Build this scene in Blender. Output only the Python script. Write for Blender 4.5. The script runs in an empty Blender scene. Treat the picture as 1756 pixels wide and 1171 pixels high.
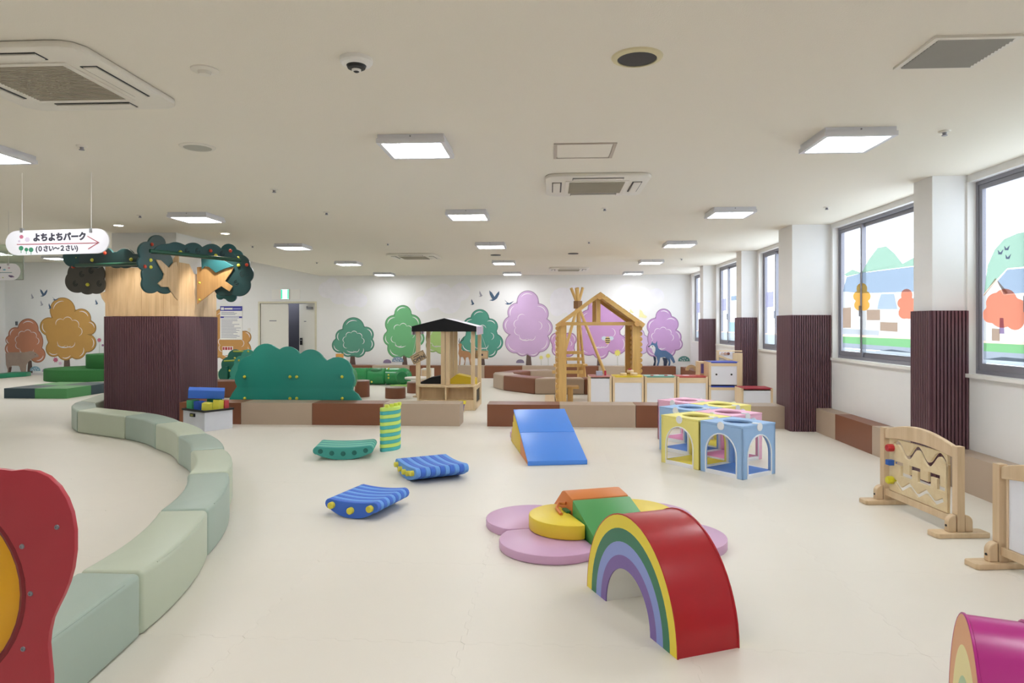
import bpy, bmesh, math, random
from mathutils import Vector, Matrix
random.seed(7)
S = bpy.context.scene
COL = S.collection
PI = math.pi

# ---------------------------------------------------------------- camera, light, exposure
# room frame: X to the window side, Y into the room, Z up (metres)
FPX, HOR, EYE, YAW = 1171.0, 556.0, 1.45, math.atan(66/1171.0)
cam = bpy.data.cameras.new('camera'); cam_o = bpy.data.objects.new('camera', cam); COL.objects.link(cam_o)
cam.sensor_width = 36.0; cam.lens = 24.0; cam.shift_y = -(585.5-HOR)/1756.0; cam.clip_start = .05
cam_o.location = (0, 0, EYE); cam_o.rotation_euler = (PI/2, 0, YAW)
S.camera = cam_o
wd = bpy.data.worlds.new('overcast_sky'); S.world = wd; wd.use_nodes = True
bg = wd.node_tree.nodes['Background']; bg.inputs[0].default_value = (.80, .90, 1, 1); bg.inputs[1].default_value = 2.3
LAMP = 20.6      # emission of the ceiling panels
S.view_settings.view_transform = 'Standard'; S.view_settings.look = 'None'
S.view_settings.exposure = 0.80; S.view_settings.gamma = 1.0; S.view_settings.use_curve_mapping = False
S.cycles.max_bounces = 8; S.cycles.glossy_bounces = 2; S.cycles.transparent_max_bounces = 12; S.cycles.caustics_reflective = False; S.cycles.caustics_refractive = False
CEIL, HIGH, BACK, WIN = 2.80, 3.22, 18.70, 3.78

# ---------------------------------------------------------------- measuring helpers (sight line -> place in the room)
def ray(px, py):
    u = (px-878)/FPX; v = (HOR-py)/FPX
    return Vector((-math.sin(YAW)+u*math.cos(YAW), math.cos(YAW)+u*math.sin(YAW), v))
def gp(px, py, z=0.0):
    d = ray(px, py); t = (z-EYE)/d.z; return Vector((d.x*t, d.y*t, z))
def at(px, py, Y):
    d = ray(px, py); t = Y/d.y; return Vector((d.x*t, Y, EYE+d.z*t))
def on(px, py, A, B):            # on the upright plane through floor points A and B
    d = ray(px, py); n = Vector((B[1]-A[1], A[0]-B[0])); t = (n.x*A[0]+n.y*A[1])/(n.x*d.x+n.y*d.y)
    return Vector((d.x*t, d.y*t, EYE+d.z*t))

# ---------------------------------------------------------------- materials
def lin(h):
    h = h.lstrip('#'); c = [int(h[i:i+2], 16)/255 for i in (0, 2, 4)]
    return tuple(x/12.92 if x <= .04045 else ((x+.055)/1.055)**2.4 for x in c)+(1,)
MATS = {}
def mat(name, col, rough=.5, noise=.06, scale=6, bump=0.0, bscale=60, metal=0, spec=.5, stretch=None, emit=None, es=0, trans=None):
    if name in MATS: return MATS[name]
    m = bpy.data.materials.new(name); MATS[name] = m; m.use_nodes = True
    nt = m.node_tree; N = nt.nodes; L = nt.links; b = N['Principled BSDF']
    c = lin(col)
    b.inputs['Roughness'].default_value = rough; b.inputs['Metallic'].default_value = metal
    b.inputs['Specular IOR Level'].default_value = spec
    tc = N.new('ShaderNodeTexCoord'); mp = N.new('ShaderNodeMapping'); L.new(tc.outputs['Object'], mp.inputs[0])
    if stretch: mp.inputs['Scale'].default_value = stretch
    nz = N.new('ShaderNodeTexNoise'); nz.inputs['Scale'].default_value = scale; nz.inputs['Detail'].default_value = 4
    L.new(mp.outputs[0], nz.inputs['Vector'])
    mx = N.new('ShaderNodeMix'); mx.data_type = 'RGBA'
    mx.inputs['A'].default_value = tuple(x*(1-noise) for x in c[:3])+(1,)
    mx.inputs['B'].default_value = tuple(min(1, x*(1+noise)) for x in c[:3])+(1,)
    L.new(nz.outputs['Fac'], mx.inputs['Factor']); L.new(mx.outputs['Result'], b.inputs['Base Color'])
    if bump:
        n2 = N.new('ShaderNodeTexNoise'); n2.inputs['Scale'].default_value = bscale; L.new(mp.outputs[0], n2.inputs['Vector'])
        bp = N.new('ShaderNodeBump'); bp.inputs['Strength'].default_value = bump; bp.inputs['Distance'].default_value = .01
        L.new(n2.outputs['Fac'], bp.inputs['Height']); L.new(bp.outputs[0], b.inputs['Normal'])
    if emit:
        b.inputs['Emission Color'].default_value = lin(emit); b.inputs['Emission Strength'].default_value = es
    return m
def wood(name, col, axis='z', rough=.5, dark=.72, scale=1.0):
    if name in MATS: return MATS[name]
    m = bpy.data.materials.new(name); MATS[name] = m; m.use_nodes = True
    nt = m.node_tree; N = nt.nodes; L = nt.links; b = N['Principled BSDF']; c = lin(col)
    b.inputs['Roughness'].default_value = rough
    tc = N.new('ShaderNodeTexCoord'); mp = N.new('ShaderNodeMapping'); L.new(tc.outputs['Object'], mp.inputs[0])
    k = 14*scale; sc = {'z': (k, k, 1), 'x': (1, k, k), 'y': (k, 1, k)}[axis]; mp.inputs['Scale'].default_value = sc
    nz = N.new('ShaderNodeTexNoise'); nz.inputs['Scale'].default_value = 1.6; nz.inputs['Detail'].default_value = 6; nz.inputs['Distortion'].default_value = .6
    L.new(mp.outputs[0], nz.inputs['Vector'])
    rp = N.new('ShaderNodeValToRGB'); rp.color_ramp.elements[0].position = .3; rp.color_ramp.elements[1].position = .65
    rp.color_ramp.elements[0].color = tuple(x*dark*(1, .95, .88)[i] for i, x in enumerate(c[:3]))+(1,); rp.color_ramp.elements[1].color = c
    L.new(nz.outputs['Fac'], rp.inputs[0]); L.new(rp.outputs[0], b.inputs['Base Color'])
    return m
def film(name, col, clear=.35, dens=.35):          # printed translucent film on the window glass
    if name in MATS: return MATS[name]
    m = bpy.data.materials.new(name); MATS[name] = m; m.use_nodes = True
    nt = m.node_tree; N = nt.nodes; L = nt.links
    for n in list(N): N.remove(n)
    out = N.new('ShaderNodeOutputMaterial'); c = tuple(min(1, x*dens) for x in lin(col)[:3])+(1,)      # dense print lets about a third of the daylight through
    tl = N.new('ShaderNodeBsdfTranslucent'); tl.inputs[0].default_value = c
    tp = N.new('ShaderNodeBsdfTransparent'); tp.inputs[0].default_value = c
    mx = N.new('ShaderNodeMixShader'); mx.inputs[0].default_value = clear
    nz = N.new('ShaderNodeTexNoise'); nz.inputs['Scale'].default_value = 3
    L.new(tl.outputs[0], mx.inputs[1]); L.new(tp.outputs[0], mx.inputs[2]); L.new(mx.outputs[0], out.inputs[0])
    return m
def glass(name, tint='#ffffff', gloss=.06):
    if name in MATS: return MATS[name]
    m = bpy.data.materials.new(name); MATS[name] = m; m.use_nodes = True
    nt = m.node_tree; N = nt.nodes; L = nt.links
    for n in list(N): N.remove(n)
    out = N.new('ShaderNodeOutputMaterial')
    tp = N.new('ShaderNodeBsdfTransparent'); tp.inputs[0].default_value = lin(tint)
    gl = N.new('ShaderNodeBsdfGlossy'); gl.inputs['Roughness'].default_value = .02
    mx = N.new('ShaderNodeMixShader'); mx.inputs[0].default_value = gloss
    L.new(tp.outputs[0], mx.inputs[1]); L.new(gl.outputs[0], mx.inputs[2]); L.new(mx.outputs[0], out.inputs[0])
    return m
def vinyl(name, col, rough=.42): return mat(name, col, rough, .03, 3, bump=.03, bscale=25)

# ---------------------------------------------------------------- mesh helpers
ROOT = {}
def B(): return bmesh.new()
def bev(bm, w, seg=2, ang=30):
    es = [e for e in bm.edges if len(e.link_faces) == 2 and e.calc_face_angle(0) > math.radians(ang)]
    bmesh.ops.bevel(bm, geom=es, offset=w, segments=seg, affect='EDGES', profile=.5, clamp_overlap=True)
    return bm
def box(bm, x0, x1, y0, y1, z0, z1):
    v = [bm.verts.new(p) for p in ((x0,y0,z0),(x1,y0,z0),(x1,y1,z0),(x0,y1,z0),(x0,y0,z1),(x1,y0,z1),(x1,y1,z1),(x0,y1,z1))]
    for f in ((3,2,1,0),(4,5,6,7),(0,1,5,4),(1,2,6,5),(2,3,7,6),(3,0,4,7)): bm.faces.new([v[i] for i in f])
    return bm
def bx(x0, x1, y0, y1, z0, z1, b=0, seg=2):
    bm = box(B(), min(x0,x1), max(x0,x1), min(y0,y1), max(y0,y1), min(z0,z1), max(z0,z1))
    return bev(bm, b, seg) if b else bm
def extr(bm, pts, vec):
    vec = Vector(vec); a = [bm.verts.new(p) for p in pts]; c = [bm.verts.new(Vector(p)+vec) for p in pts]; n = len(pts)
    bm.faces.new(a[::-1]); bm.faces.new(c)
    for i in range(n): bm.faces.new((a[i], a[(i+1) % n], c[(i+1) % n], c[i]))
    bmesh.ops.recalc_face_normals(bm, faces=bm.faces); return bm
def prism(poly, z0, z1, b=0, seg=2, ang=40):
    bm = extr(B(), [(x, y, z0) for x, y in poly], (0, 0, z1-z0))
    return bev(bm, b, seg, ang) if b else bm
def flat(pts):
    bm = B(); bm.faces.new([bm.verts.new(p) for p in pts]); return bm
def tube(bm, path, r, n=10, closed=False):
    path = [Vector(p) for p in path]; rings = []; up = None
    for i, p in enumerate(path):
        if closed: d = path[(i+1) % len(path)]-path[i-1]
        else: d = path[min(i+1, len(path)-1)]-path[max(i-1, 0)]
        d.normalize()
        if up is None: up = Vector((0,0,1)) if abs(d.z) < .9 else Vector((1,0,0))
        s = d.cross(up).normalized(); up = s.cross(d).normalized(); rr = r[i] if isinstance(r, (list, tuple)) else r
        rings.append([bm.verts.new(p+s*math.cos(2*PI*k/n)*rr+up*math.sin(2*PI*k/n)*rr) for k in range(n)])
    m = len(rings)
    for i in range(m if closed else m-1):
        a, c = rings[i], rings[(i+1) % m]
        for k in range(n): bm.faces.new((a[k], a[(k+1) % n], c[(k+1) % n], c[k]))
    if not closed: bm.faces.new(rings[0][::-1]); bm.faces.new(rings[-1])
    bmesh.ops.recalc_face_normals(bm, faces=bm.faces); return bm
def lathe(bm, prof, c=(0,0,0), n=28, flip=1):
    c = Vector(c); rings = []
    for r, z in prof:
        if r < 1e-6: rings.append([bm.verts.new(c+Vector((0,0,z)))])
        else: rings.append([bm.verts.new(c+Vector((r*math.cos(2*PI*k/n), r*math.sin(2*PI*k/n), z))) for k in range(n)])
    for a, d in zip(rings, rings[1:]):
        for k in range(n):
            f = [a[k % len(a)], a[(k+1) % len(a)], d[(k+1) % len(d)], d[k % len(d)]]
            f = list(dict.fromkeys(f))
            if len(f) > 2: bm.faces.new(f)
    for e in (rings[0], rings[-1]):
        if len(e) > 2: bm.faces.new(e)
    bmesh.ops.recalc_face_normals(bm, faces=bm.faces); return bm
def ball(c, r, sx=1, sy=1, sz=1, n=14):
    bm = B(); bmesh.ops.create_uvsphere(bm, u_segments=n, v_segments=n//2+1, radius=r, matrix=Matrix.Translation(c) @ Matrix.Diagonal((sx, sy, sz, 1))); return bm
def disc_y(c, r, t, n=20):        # short cylinder whose axis is Y (knob on an upright board)
    c = Vector(c); return extr(B(), [c+Vector((r*math.cos(2*PI*k/n), 0, r*math.sin(2*PI*k/n))) for k in range(n)], (0, -t, 0))
def xf(bm, M): bm.transform(M); return bm
def mesh_of(name, bm, m, smooth=35):
    me = bpy.data.meshes.new(name); bm.to_mesh(me); bm.free()
    if m is not None: me.materials.append(m)
    if smooth:
        me.polygons.foreach_set('use_smooth', [True]*len(me.polygons)); me.set_sharp_from_angle(angle=math.radians(smooth))
    return me
def link(name, me, parent=None, world=False):
    o = bpy.data.objects.new(name, me); COL.objects.link(o)
    if parent is not None:
        o.parent = parent; ROOT[o] = ROOT.get(parent, Vector((0,0,0)))
        if world: o.data.transform(Matrix.Translation(-ROOT[o]))
    return o
def part(name, bm, m, parent, world=False, smooth=35):
    return link(name, mesh_of(name, bm, m, smooth), parent, world)
def tag(o, label=None, cat=None, group=None, kind=None):
    for k, v in (('label', label), ('category', cat), ('group', group), ('kind', kind)):
        if v: o[k] = v
    return o
def thing(name, label, cat, loc=(0,0,0), rz=0, group=None):
    o = bpy.data.objects.new(name, None); COL.objects.link(o); o.empty_display_size = .1
    o.location = loc; o.rotation_euler = (0, 0, rz); ROOT[o] = Vector(loc)
    return tag(o, label, cat, group)
def solo(name, bm, m, label, cat, group=None, smooth=35, origin=None):
    me = mesh_of(name, bm, m, smooth); o = link(name, me)
    if origin is None:
        vs = [v.co for v in me.vertices]; lo = [min(v[i] for v in vs) for i in range(3)]; hi = [max(v[i] for v in vs) for i in range(3)]
        origin = ((lo[0]+hi[0])/2, (lo[1]+hi[1])/2, lo[2])
    me.transform(Matrix.Translation(-Vector(origin))); o.location = origin; ROOT[o] = Vector(origin)
    return tag(o, label, cat, group)
def struct(name, bm, m, parent=None, smooth=35):
    o = link(name, mesh_of(name, bm, m, smooth), parent); ROOT.setdefault(o, Vector((0,0,0)))
    return tag(o, kind='structure') if parent is None else o
def copy_tree(o, parent=None):
    c = o.copy(); COL.objects.link(c); c.parent = parent; ROOT[c] = ROOT.get(o, Vector((0,0,0)))
    for ch in list(o.children): copy_tree(ch, c)
    return c
def loops(name, polys, depth, bevel=0):     # 2D outlines, inner ones cut out, with thickness; lies in XY
    cu = bpy.data.curves.new(name, 'CURVE'); cu.dimensions = '2D'; cu.fill_mode = 'BOTH'; cu.extrude = depth/2; cu.bevel_depth = bevel
    for p in polys:
        s = cu.splines.new('POLY'); s.points.add(len(p)-1); s.use_cyclic_u = True
        for q, (x, y) in zip(s.points, p): q.co = (x, y, 0, 1)
    return curve_bm(cu)
def curve_bm(cu):
    o = bpy.data.objects.new('tmp', cu); COL.objects.link(o); bpy.context.view_layer.update()
    me = bpy.data.meshes.new_from_object(o.evaluated_get(bpy.context.evaluated_depsgraph_get()))
    bm = B(); bm.from_mesh(me); bpy.data.objects.remove(o); bpy.data.curves.remove(cu); bpy.data.meshes.remove(me)
    bmesh.ops.remove_doubles(bm, verts=bm.verts, dist=1e-5); return bm
def text(body, size, thick=.002, bold=0.0, align='LEFT'):
    cu = bpy.data.curves.new('t', 'FONT'); cu.body = body; cu.size = size; cu.extrude = thick; cu.offset = bold; cu.align_x = align; cu.resolution_u = 3
    return curve_bm(cu)
STAND = Matrix.Rotation(PI/2, 4, 'X')      # XY drawing -> upright, facing -Y
def blob(circles, n=110, c=None, low=None, k=1.0):    # outline of a union of circles, as seen from its middle
    cx = c[0] if c else sum(q[0] for q in circles)/len(circles); cy = c[1] if c else sum(q[1] for q in circles)/len(circles); out = []
    for i in range(n):
        a = 2*PI*i/n; dx, dy = math.cos(a), math.sin(a); best = 1
        for x, y, r in circles:
            px, py = x-cx, y-cy; b_ = px*dx+py*dy; q = r*r-(px*px+py*py-b_*b_)
            if q > 0: best = max(best, b_+math.sqrt(q))
        x_, y_ = cx+dx*best*k, cy+dy*best*k; out.append((x_, min(y_, low(x_)) if low else y_))
    return out
def ribbon(pts, w):                          # tapered stroke along a 2D polyline
    L_, R_ = [], []; n = len(pts)
    for i, p in enumerate(pts):
        a, b_ = pts[max(i-1, 0)], pts[min(i+1, n-1)]; dx, dy = b_[0]-a[0], b_[1]-a[1]; l = math.hypot(dx, dy) or 1
        ww = w*(.15+.85*math.sin(PI*(i+.3)/(n-.4))) if n > 2 else w
        L_.append((p[0]-dy/l*ww, p[1]+dx/l*ww)); R_.append((p[0]+dy/l*ww, p[1]-dx/l*ww))
    return L_+R_[::-1]
def slot(pts, w):                            # even-width band along a polyline (for cut-outs), mitred
    L_, R_ = [], []; n = len(pts)
    for i, p in enumerate(pts):
        d = []
        for a, b_ in ((i-1, i), (i, i+1)):
            if a >= 0 and b_ < n:
                x, y = pts[b_][0]-pts[a][0], pts[b_][1]-pts[a][1]; l = math.hypot(x, y); d.append((x/l, y/l))
        nx, ny = -sum(q[1] for q in d), sum(q[0] for q in d); l = math.hypot(nx, ny); nx, ny = nx/l, ny/l
        k = w/max(.5, nx*-d[0][1]+ny*d[0][0]); L_.append((p[0]+nx*k, p[1]+ny*k)); R_.append((p[0]-nx*k, p[1]-ny*k))
    return L_+R_[::-1]
def arc(cx, cy, r, a0, a1, n=12): return [(cx+r*math.cos(math.radians(a0+(a1-a0)*i/n)), cy+r*math.sin(math.radians(a0+(a1-a0)*i/n))) for i in range(n+1)]
# ================================================================ THE SETTING
m_floor = mat('cream_foam_mat', '#e5dfd3', .42, .03, 1.5, bump=.02, bscale=90)
m_gap = mat('mat_gap_grey', '#b5ad9c', .8)
m_ceil = mat('ceiling_board', '#ebe5d8', .9, .03, 160, bump=.12, bscale=140)
m_wall = mat('white_wallpaper', '#eeedec', .8, .015, 8, bump=.04, bscale=200)
m_white = mat('white_paint', '#f2f0ec', .5, .01)
m_slat = mat('dark_plum_slat', '#674850', .42, .12, 3, stretch=(20, 20, 1))
m_alu = mat('grey_aluminium', '#8d8d95', .35, .04, 20, metal=.6)
m_dark = mat('near_black_plastic', '#17181a', .45, .05)
m_plastic = mat('off_white_plastic', '#e6e1d6', .45, .02)
m_steel = mat('brushed_steel', '#b9b9bb', .3, .05, metal=.9)
LEFT, REAR, STEP = -15.6, -4.0, -6.42

# floor of interlocking foam mats
P = 1.02
floor = struct('floor', bx(LEFT, WIN+.15, REAR, BACK+.1, -.12, -.012), m_gap)
def mat_edge():
    pts = []; k = 7; w = P/k; a = .011
    for i in range(k):
        s = i*w; pts += [(s+.14*w, 0), (s+.10*w, a), (s+.5*w, a), (s+.46*w, 0)] if False else [(s+.08*w, -a), (s+.47*w, -a), (s+.53*w, a), (s+.92*w, a)]
    return pts
E_ = mat_edge()
outl = [(s, d) for s, d in E_]+[(P+d, s) for s, d in E_]+[(s, P+d) for s, d in E_[::-1]]+[(d, s) for s, d in E_[::-1]]
g_ = .9993
outl = [((x-P/2)*g_, (y-P/2)*g_) for x, y in outl]
def mat_bm(ox=0, oy=0):
    bm = B(); a = [bm.verts.new((x+ox, y+oy, 0)) for x, y in outl]; c = [bm.verts.new((x+ox, y+oy, -.0115)) for x, y in outl]; n = len(a)
    bm.faces.new(a)
    for i in range(n): bm.faces.new((a[i], c[i], c[(i+1) % n], a[(i+1) % n]))
    return bm
me_mat = mesh_of('foam_mat', mat_bm(), m_floor, 0)
cells = []
for i in range(-14, 5):
    for j in range(-7, 16):
        x, y = -1.42+P*(i+.5), 3.09+P*(j+.5)
        if x-P/2 < LEFT+.01 or x+P/2 > WIN+.12 or y+P/2 > BACK+.08 or y < REAR: continue
        r_ = math.hypot(x, y); vis = y > .8 and abs(x/y+.056) < .95
        cells.append((r_ if vis else 100+r_, x, y))
cells.sort()
for _, x, y in cells[:290]:
    o = link('foam_mat', me_mat, floor); o.location = (x, y, 0)
rest = B()
for _, x, y in cells[290:]:
    t_ = [rest.verts.new((x+a*P*.4994, y+b_*P*.4994, 0)) for a, b_ in ((-1,-1),(1,-1),(1,1),(-1,1))]; rest.faces.new(t_)
tag(part('foam_mat_field', rest, m_floor, floor, smooth=0), kind='stuff')
tag(part('foam_mat_border', box(box(B(), 3.68, WIN, REAR, BACK, -.012, -.0004), LEFT, 3.68, 18.3, BACK, -.012, -.0004), m_floor, floor, smooth=0), kind='stuff')

# ceilings: the main one stops at a straight edge, beyond it the ceiling is higher
struct('ceiling', bx(STEP, WIN+.15, REAR, BACK+.1, CEIL, HIGH+.2), m_ceil)
struct('ceiling_high', bx(LEFT, STEP-.001, REAR, BACK+.1, HIGH, HIGH+.2), m_ceil)
struct('wall_left', bx(LEFT-.15, LEFT, REAR, BACK+.1, -.1, HIGH+.2), m_wall)
struct('wall_rear', bx(LEFT, WIN+.15, REAR-.15, REAR, -.1, HIGH+.2), m_wall)

# back wall with a door opening
DX0, DX1, DZ = at(446, 560, BACK).x, at(540, 560, BACK).x, at(490, 520, BACK).z
wb = B(); box(wb, LEFT, DX0, BACK, BACK+.15, -.1, HIGH+.2); box(wb, DX1, WIN+.15, BACK, BACK+.15, -.1, HIGH+.2); box(wb, DX0, DX1, BACK, BACK+.15, DZ, HIGH+.2)
wall_back = struct('wall_back', wb, m_wall)
bb = B(); box(bb, LEFT, DX0-.06, BACK-.012, BACK, 0, .06); box(bb, DX1+.06, WIN, BACK-.012, BACK, 0, .06)
struct('baseboard_back', bb, mat('baseboard_lilac', '#dcd6d6', .5))
m_lobby = mat('lobby_grey', '#474752', .7)
nb = B()
for q in ((DX0-.6, DX1+.6, BACK+1.3, BACK+1.35, 0, 2.6), (DX0-.65, DX0-.6, BACK+.15, BACK+1.35, 0, 2.6), (DX1+.6, DX1+.65, BACK+.15, BACK+1.35, 0, 2.6), (DX0-.6, DX1+.6, BACK+.15, BACK+1.35, 2.6, 2.65), (DX0-.6, DX1+.6, BACK+.1, BACK+1.35, -.05, 0)): box(nb, *q)
struct('wall_lobby', nb, m_lobby)
door = thing('door_1', None, None, ((DX0+DX1)/2, BACK, 0)); tag(door, kind='structure')
m_door = mat('cream_steel_door', '#e6e3da', .45, .01)
fr = B(); box(fr, DX0-.05, DX0, BACK-.02, BACK+.1, 0, DZ+.05); box(fr, DX1, DX1+.05, BACK-.02, BACK+.1, 0, DZ+.05); box(fr, DX0, DX1, BACK-.02, BACK+.1, DZ, DZ+.05)
part('door_frame', fr, mat('door_frame_cream', '#d9d3bd', .5), door, True)
DM = at(493.5, 560, BACK).x
part('door_leaf', bx(DX0+.004, DM, BACK+.02, BACK+.06, .01, DZ-.005), m_door, door, True)
leaf = part('door_leaf', bx(-(DX1-DM-.01), -.004, .0, .04, .01, DZ-.005), m_door, door)
leaf.location = (DX1-.01-(DX0+DX1)/2, .03, 0); leaf.rotation_euler = (0, 0, math.radians(-36))
hb = bx(-.70, -.60, -.02, 0, .86, 1.06); o = part('door_handle', hb, m_dark, leaf)
part('lever', tube(B(), [(-.65,-.03,1.0), (-.65,-.06,1.0), (-.55,-.06,1.0)], .012, 8), m_steel, leaf)
part('door_closer', box(bx(-.32, -.08, -.06, 0, DZ-.17, DZ-.10), -.30, -.28, -.08, -.05, DZ-.12, DZ-.08), m_steel, leaf)
for px_ in (468,):
    c_ = at(px_, 550, BACK+.018); part('door_plate', bx(c_.x-.1, c_.x+.1, BACK+.014, BACK+.02, c_.z-.012, c_.z+.012), m_alu, door, True)
part('door_plate', bx(-.52, -.42, -.006, 0, 1.52, 1.545), m_alu, leaf)

# window wall
win_y = [(3.6, 6.40), (6.80, 9.36), (10.06, 12.60), (13.16, 15.75), (16.30, 18.40)]   # window spans along Y
wr = B(); z0, z1 = .975, 2.735
box(wr, WIN, WIN+.15, REAR, BACK, -.1, z0); box(wr, WIN, WIN+.15, REAR, BACK, z1, CEIL)
ys = [REAR]+[v for p in win_y for v in p]+[BACK]
for a, b_ in zip(ys[::2], ys[1::2]): box(wr, WIN, WIN+.15, a, b_, z0, z1)
struct('wall_right', wr, m_wall)
piers = [(3.47, 6.42, 6.74), (3.27, 9.45, 10.0), (3.50, 12.75, 13.1), (3.50, 15.9, 16.25)]
def slats(bm, x0, x1, y0, y1, h, pitch=.031, faces='fl'):
    n = max(2, round((x1-x0)/pitch)); w = (x1-x0)/n
    for i in range(n): box(bm, x0+i*w+w*.2, x0+i*w+w*.8, y0-.02, y0, 0, h)
    if 'l' in faces:
        n = max(2, round((y1-y0)/pitch)); w = (y1-y0)/n
        for i in range(n): box(bm, x0-.02, x0, y0+i*w+w*.2, y0+i*w+w*.8, 0, h)
    if 'r' in faces:
        n = max(2, round((y1-y0)/pitch)); w = (y1-y0)/n
        for i in range(n): box(bm, x1, x1+.02, y0+i*w+w*.2, y0+i*w+w*.8, 0, h)
    return bm
for i, (x0, y0, y1) in enumerate(piers):
    pr_ = struct('trim_%d' % (i+1), bx(x0, WIN, y0, y1, 0, CEIL), m_wall)
    part('cladding_board', box(box(B(), x0-.012, WIN, y0-.012, y0, 0, 1.575), x0-.012, x0, y0, y1, 0, 1.575), m_slat, pr_, smooth=0)
    tag(part('slat_cladding', slats(B(), x0-.012, WIN-.002, y0-.012, y1, 1.573), m_slat, pr_, smooth=0), kind='stuff')
m_glass = glass('window_glass')
m_sash = mat('bronze_grey_sash', '#8c8b94', .4, .03, metal=.15)
windows = []
for i, (a, b_) in enumerate(win_y):
    w = thing('window_%d' % (i+1), None, None, (WIN+.08, (a+b_)/2, z0)); tag(w, kind='structure'); windows.append(w)
    rev = B(); X0, X1 = WIN+.06, WIN+.13
    for q in ((a, a+.035, z0+.03, z1), (b_-.035, b_, z0+.03, z1), (a+.035, b_-.035, z1-.035, z1), (a+.035, b_-.035, z0+.03, z0+.065)): box(rev, X0, X1, q[0], q[1], q[2], q[3])
    part('window_frame', rev, m_sash, w, True)
    part('window_sill', bx(WIN-.035, X0+.002, a-.015, b_+.015, z0-.005, z0+.03, .006), m_white, w, True)
    part('window_reveal', box(bx(WIN-.012, WIN+.06, b_-.002, b_+.02, z0, z1), WIN-.012, WIN+.06, a-.02, a+.002, z0, z1), m_white, w, True)
    mid = b_-.66
    for s0, s1, xo in ((mid-.02, b_-.035, .0), (a+.035, mid+.03, .028)):
        sf = B(); xs0, xs1 = X0+.008+xo, X0+.034+xo; zz0, zz1 = z0+.067, z1-.037; t_ = .045
        for q in ((s0, s0+t_, zz0, zz1), (s1-t_, s1, zz0, zz1), (s0+t_, s1-t_, zz1-t_, zz1), (s0+t_, s1-t_, zz0, zz0+t_*1.3)): box(sf, xs0, xs1, *q)
        sash = part('sash', sf, m_sash, w, True)
        part('pane', bx(xs0+.010, xs0+.014, s0+t_, s1-t_, zz0+t_, zz1-t_), m_glass, sash, True)
    part('window_handle', bx(X0-.012, X0+.006, mid-.005, mid+.02, 1.55, 1.68, .004), m_alu, w, True)

# printed film on the glass: houses, hills, maples (second and first window), pale scenes on the far ones
FX = WIN+.06+.016
def fpl(px, py, X=FX):
    d = ray(px, py); t = X/d.x; return Vector((X, d.y*t, EYE+d.z*t))
def clipwin(pts, i, m=.085):
    a, b_ = win_y[i]; return [Vector((p.x, min(max(p.y, a+m), b_-m), min(max(p.z, z0+.13), z1-.09))) for p in pts]
def fshape(name, pix, m, i, k):
    pts = [fpl(*q) for q in pix]
    if i == 0: pts = [Vector((p.x, win_y[0][0], p.z)) if q[0] >= 1770 else p for p, q in zip(pts, pix)]     # the print runs on along the whole pane
    pts = clipwin(pts, i); bm = B(); off = .0012*k
    bm.faces.new([bm.verts.new((p.x-off, p.y, p.z)) for p in pts]); return part(name, bm, m, windows[i], True, 0)
f_hill = film('film_green_hill', '#c9ecd2'); f_roof = film('film_blue_roof', '#c2d2e4'); f_or = film('film_orange', '#f9bb62', .25, 1.0); f_red = film('film_vermilion', '#f39a80', .25, 1.0)
f_wall = film('film_cream_wall', '#fffaf2', .35, .42); f_brown = film('film_brown', '#b39c8c', .2, 1.2); f_green = film('film_grass', '#a6e3a0'); f_fence = film('film_grey_stone', '#cdd3dc'); f_white = film('film_white', '#f4fbff'); f_lil = film('film_lilac', '#b9a9d8', .35, .6)
f_trunk = film('film_trunk', '#9a86a8', .2, 1.2)
fshape('film_hill', [(1448,470),(1462,462),(1478,468),(1490,445),(1505,425),(1520,422),(1535,435),(1548,452),(1570,440),(1575,455),(1478,467.5),(1452,474)], f_hill, 1, 1)
fshape('film_roof', [(1446,500),(1452,475),(1478,468),(1575,456),(1575,500),(1478,503)], f_roof, 1, 2)
fshape('film_house_wall', [(1446,500.2),(1478,503.2),(1575,500.2),(1575,578),(1446,573)], f_wall, 1, 1.5)
fshape('film_timber', [(1487,531),(1510,531),(1510,549),(1487,549)], f_brown, 1, 3)
fshape('film_timber', [(1446,528),(1460,527),(1460,562),(1446,562)], f_brown, 1, 3)
fshape('film_porch_roof', [(1508,515),(1512,504),(1534,504),(1540,530),(1505,530)], film('film_porch', '#c2d2e4', .35, 1.0), 1, 3.5)
fshape('film_gate', [(1510,552),(1540,553),(1540,569),(1510,567)], f_brown, 1, 3)
fshape('film_gate_cloth', [(1512,534),(1537,534),(1537,551.5),(1512,551)], film('film_cloth', '#ffffff', .35, 1.0), 1, 4)
for cx, cy, sx, sy, mm, tr in ((1479,508,15,30,f_or,(1477,536,1481,552)), (1556,520,16,33,f_red,(1554,545,1558,565))):
    fshape('film_maple', [(x, y) for x, y in blob([(cx, cy-sy*.45, sx*.62), (cx-sx*.4, cy, sx*.6), (cx+sx*.4, cy, sx*.6), (cx-sx*.25, cy+sy*.5, sx*.65), (cx+sx*.25, cy+sy*.5, sx*.65), (cx, cy, sx*.7)], 40, (cx, cy))], mm, 1, 5)
fshape('film_stone_wall', [(1446,563),(1508,567),(1508,575),(1446,573)], film('film_stone', '#d5dae2', .35, 1.0), 1, 4)
fshape('film_rail', [(1446,573),(1575,578),(1575,582),(1446,577)], f_brown, 1, 5)
fshape('film_grass', [(1446,577),(1575,582),(1575,597),(1446,588)], f_green, 1, 3)
fshape('film_path', [(1446,588),(1575,597),(1575,606),(1446,596)], f_fence, 1, 3)
fshape('film_cloud', [(1446,596),(1475,600),(1500,602),(1530,599),(1575,606),(1575,640),(1446,620)], f_white, 1, 2)
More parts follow.
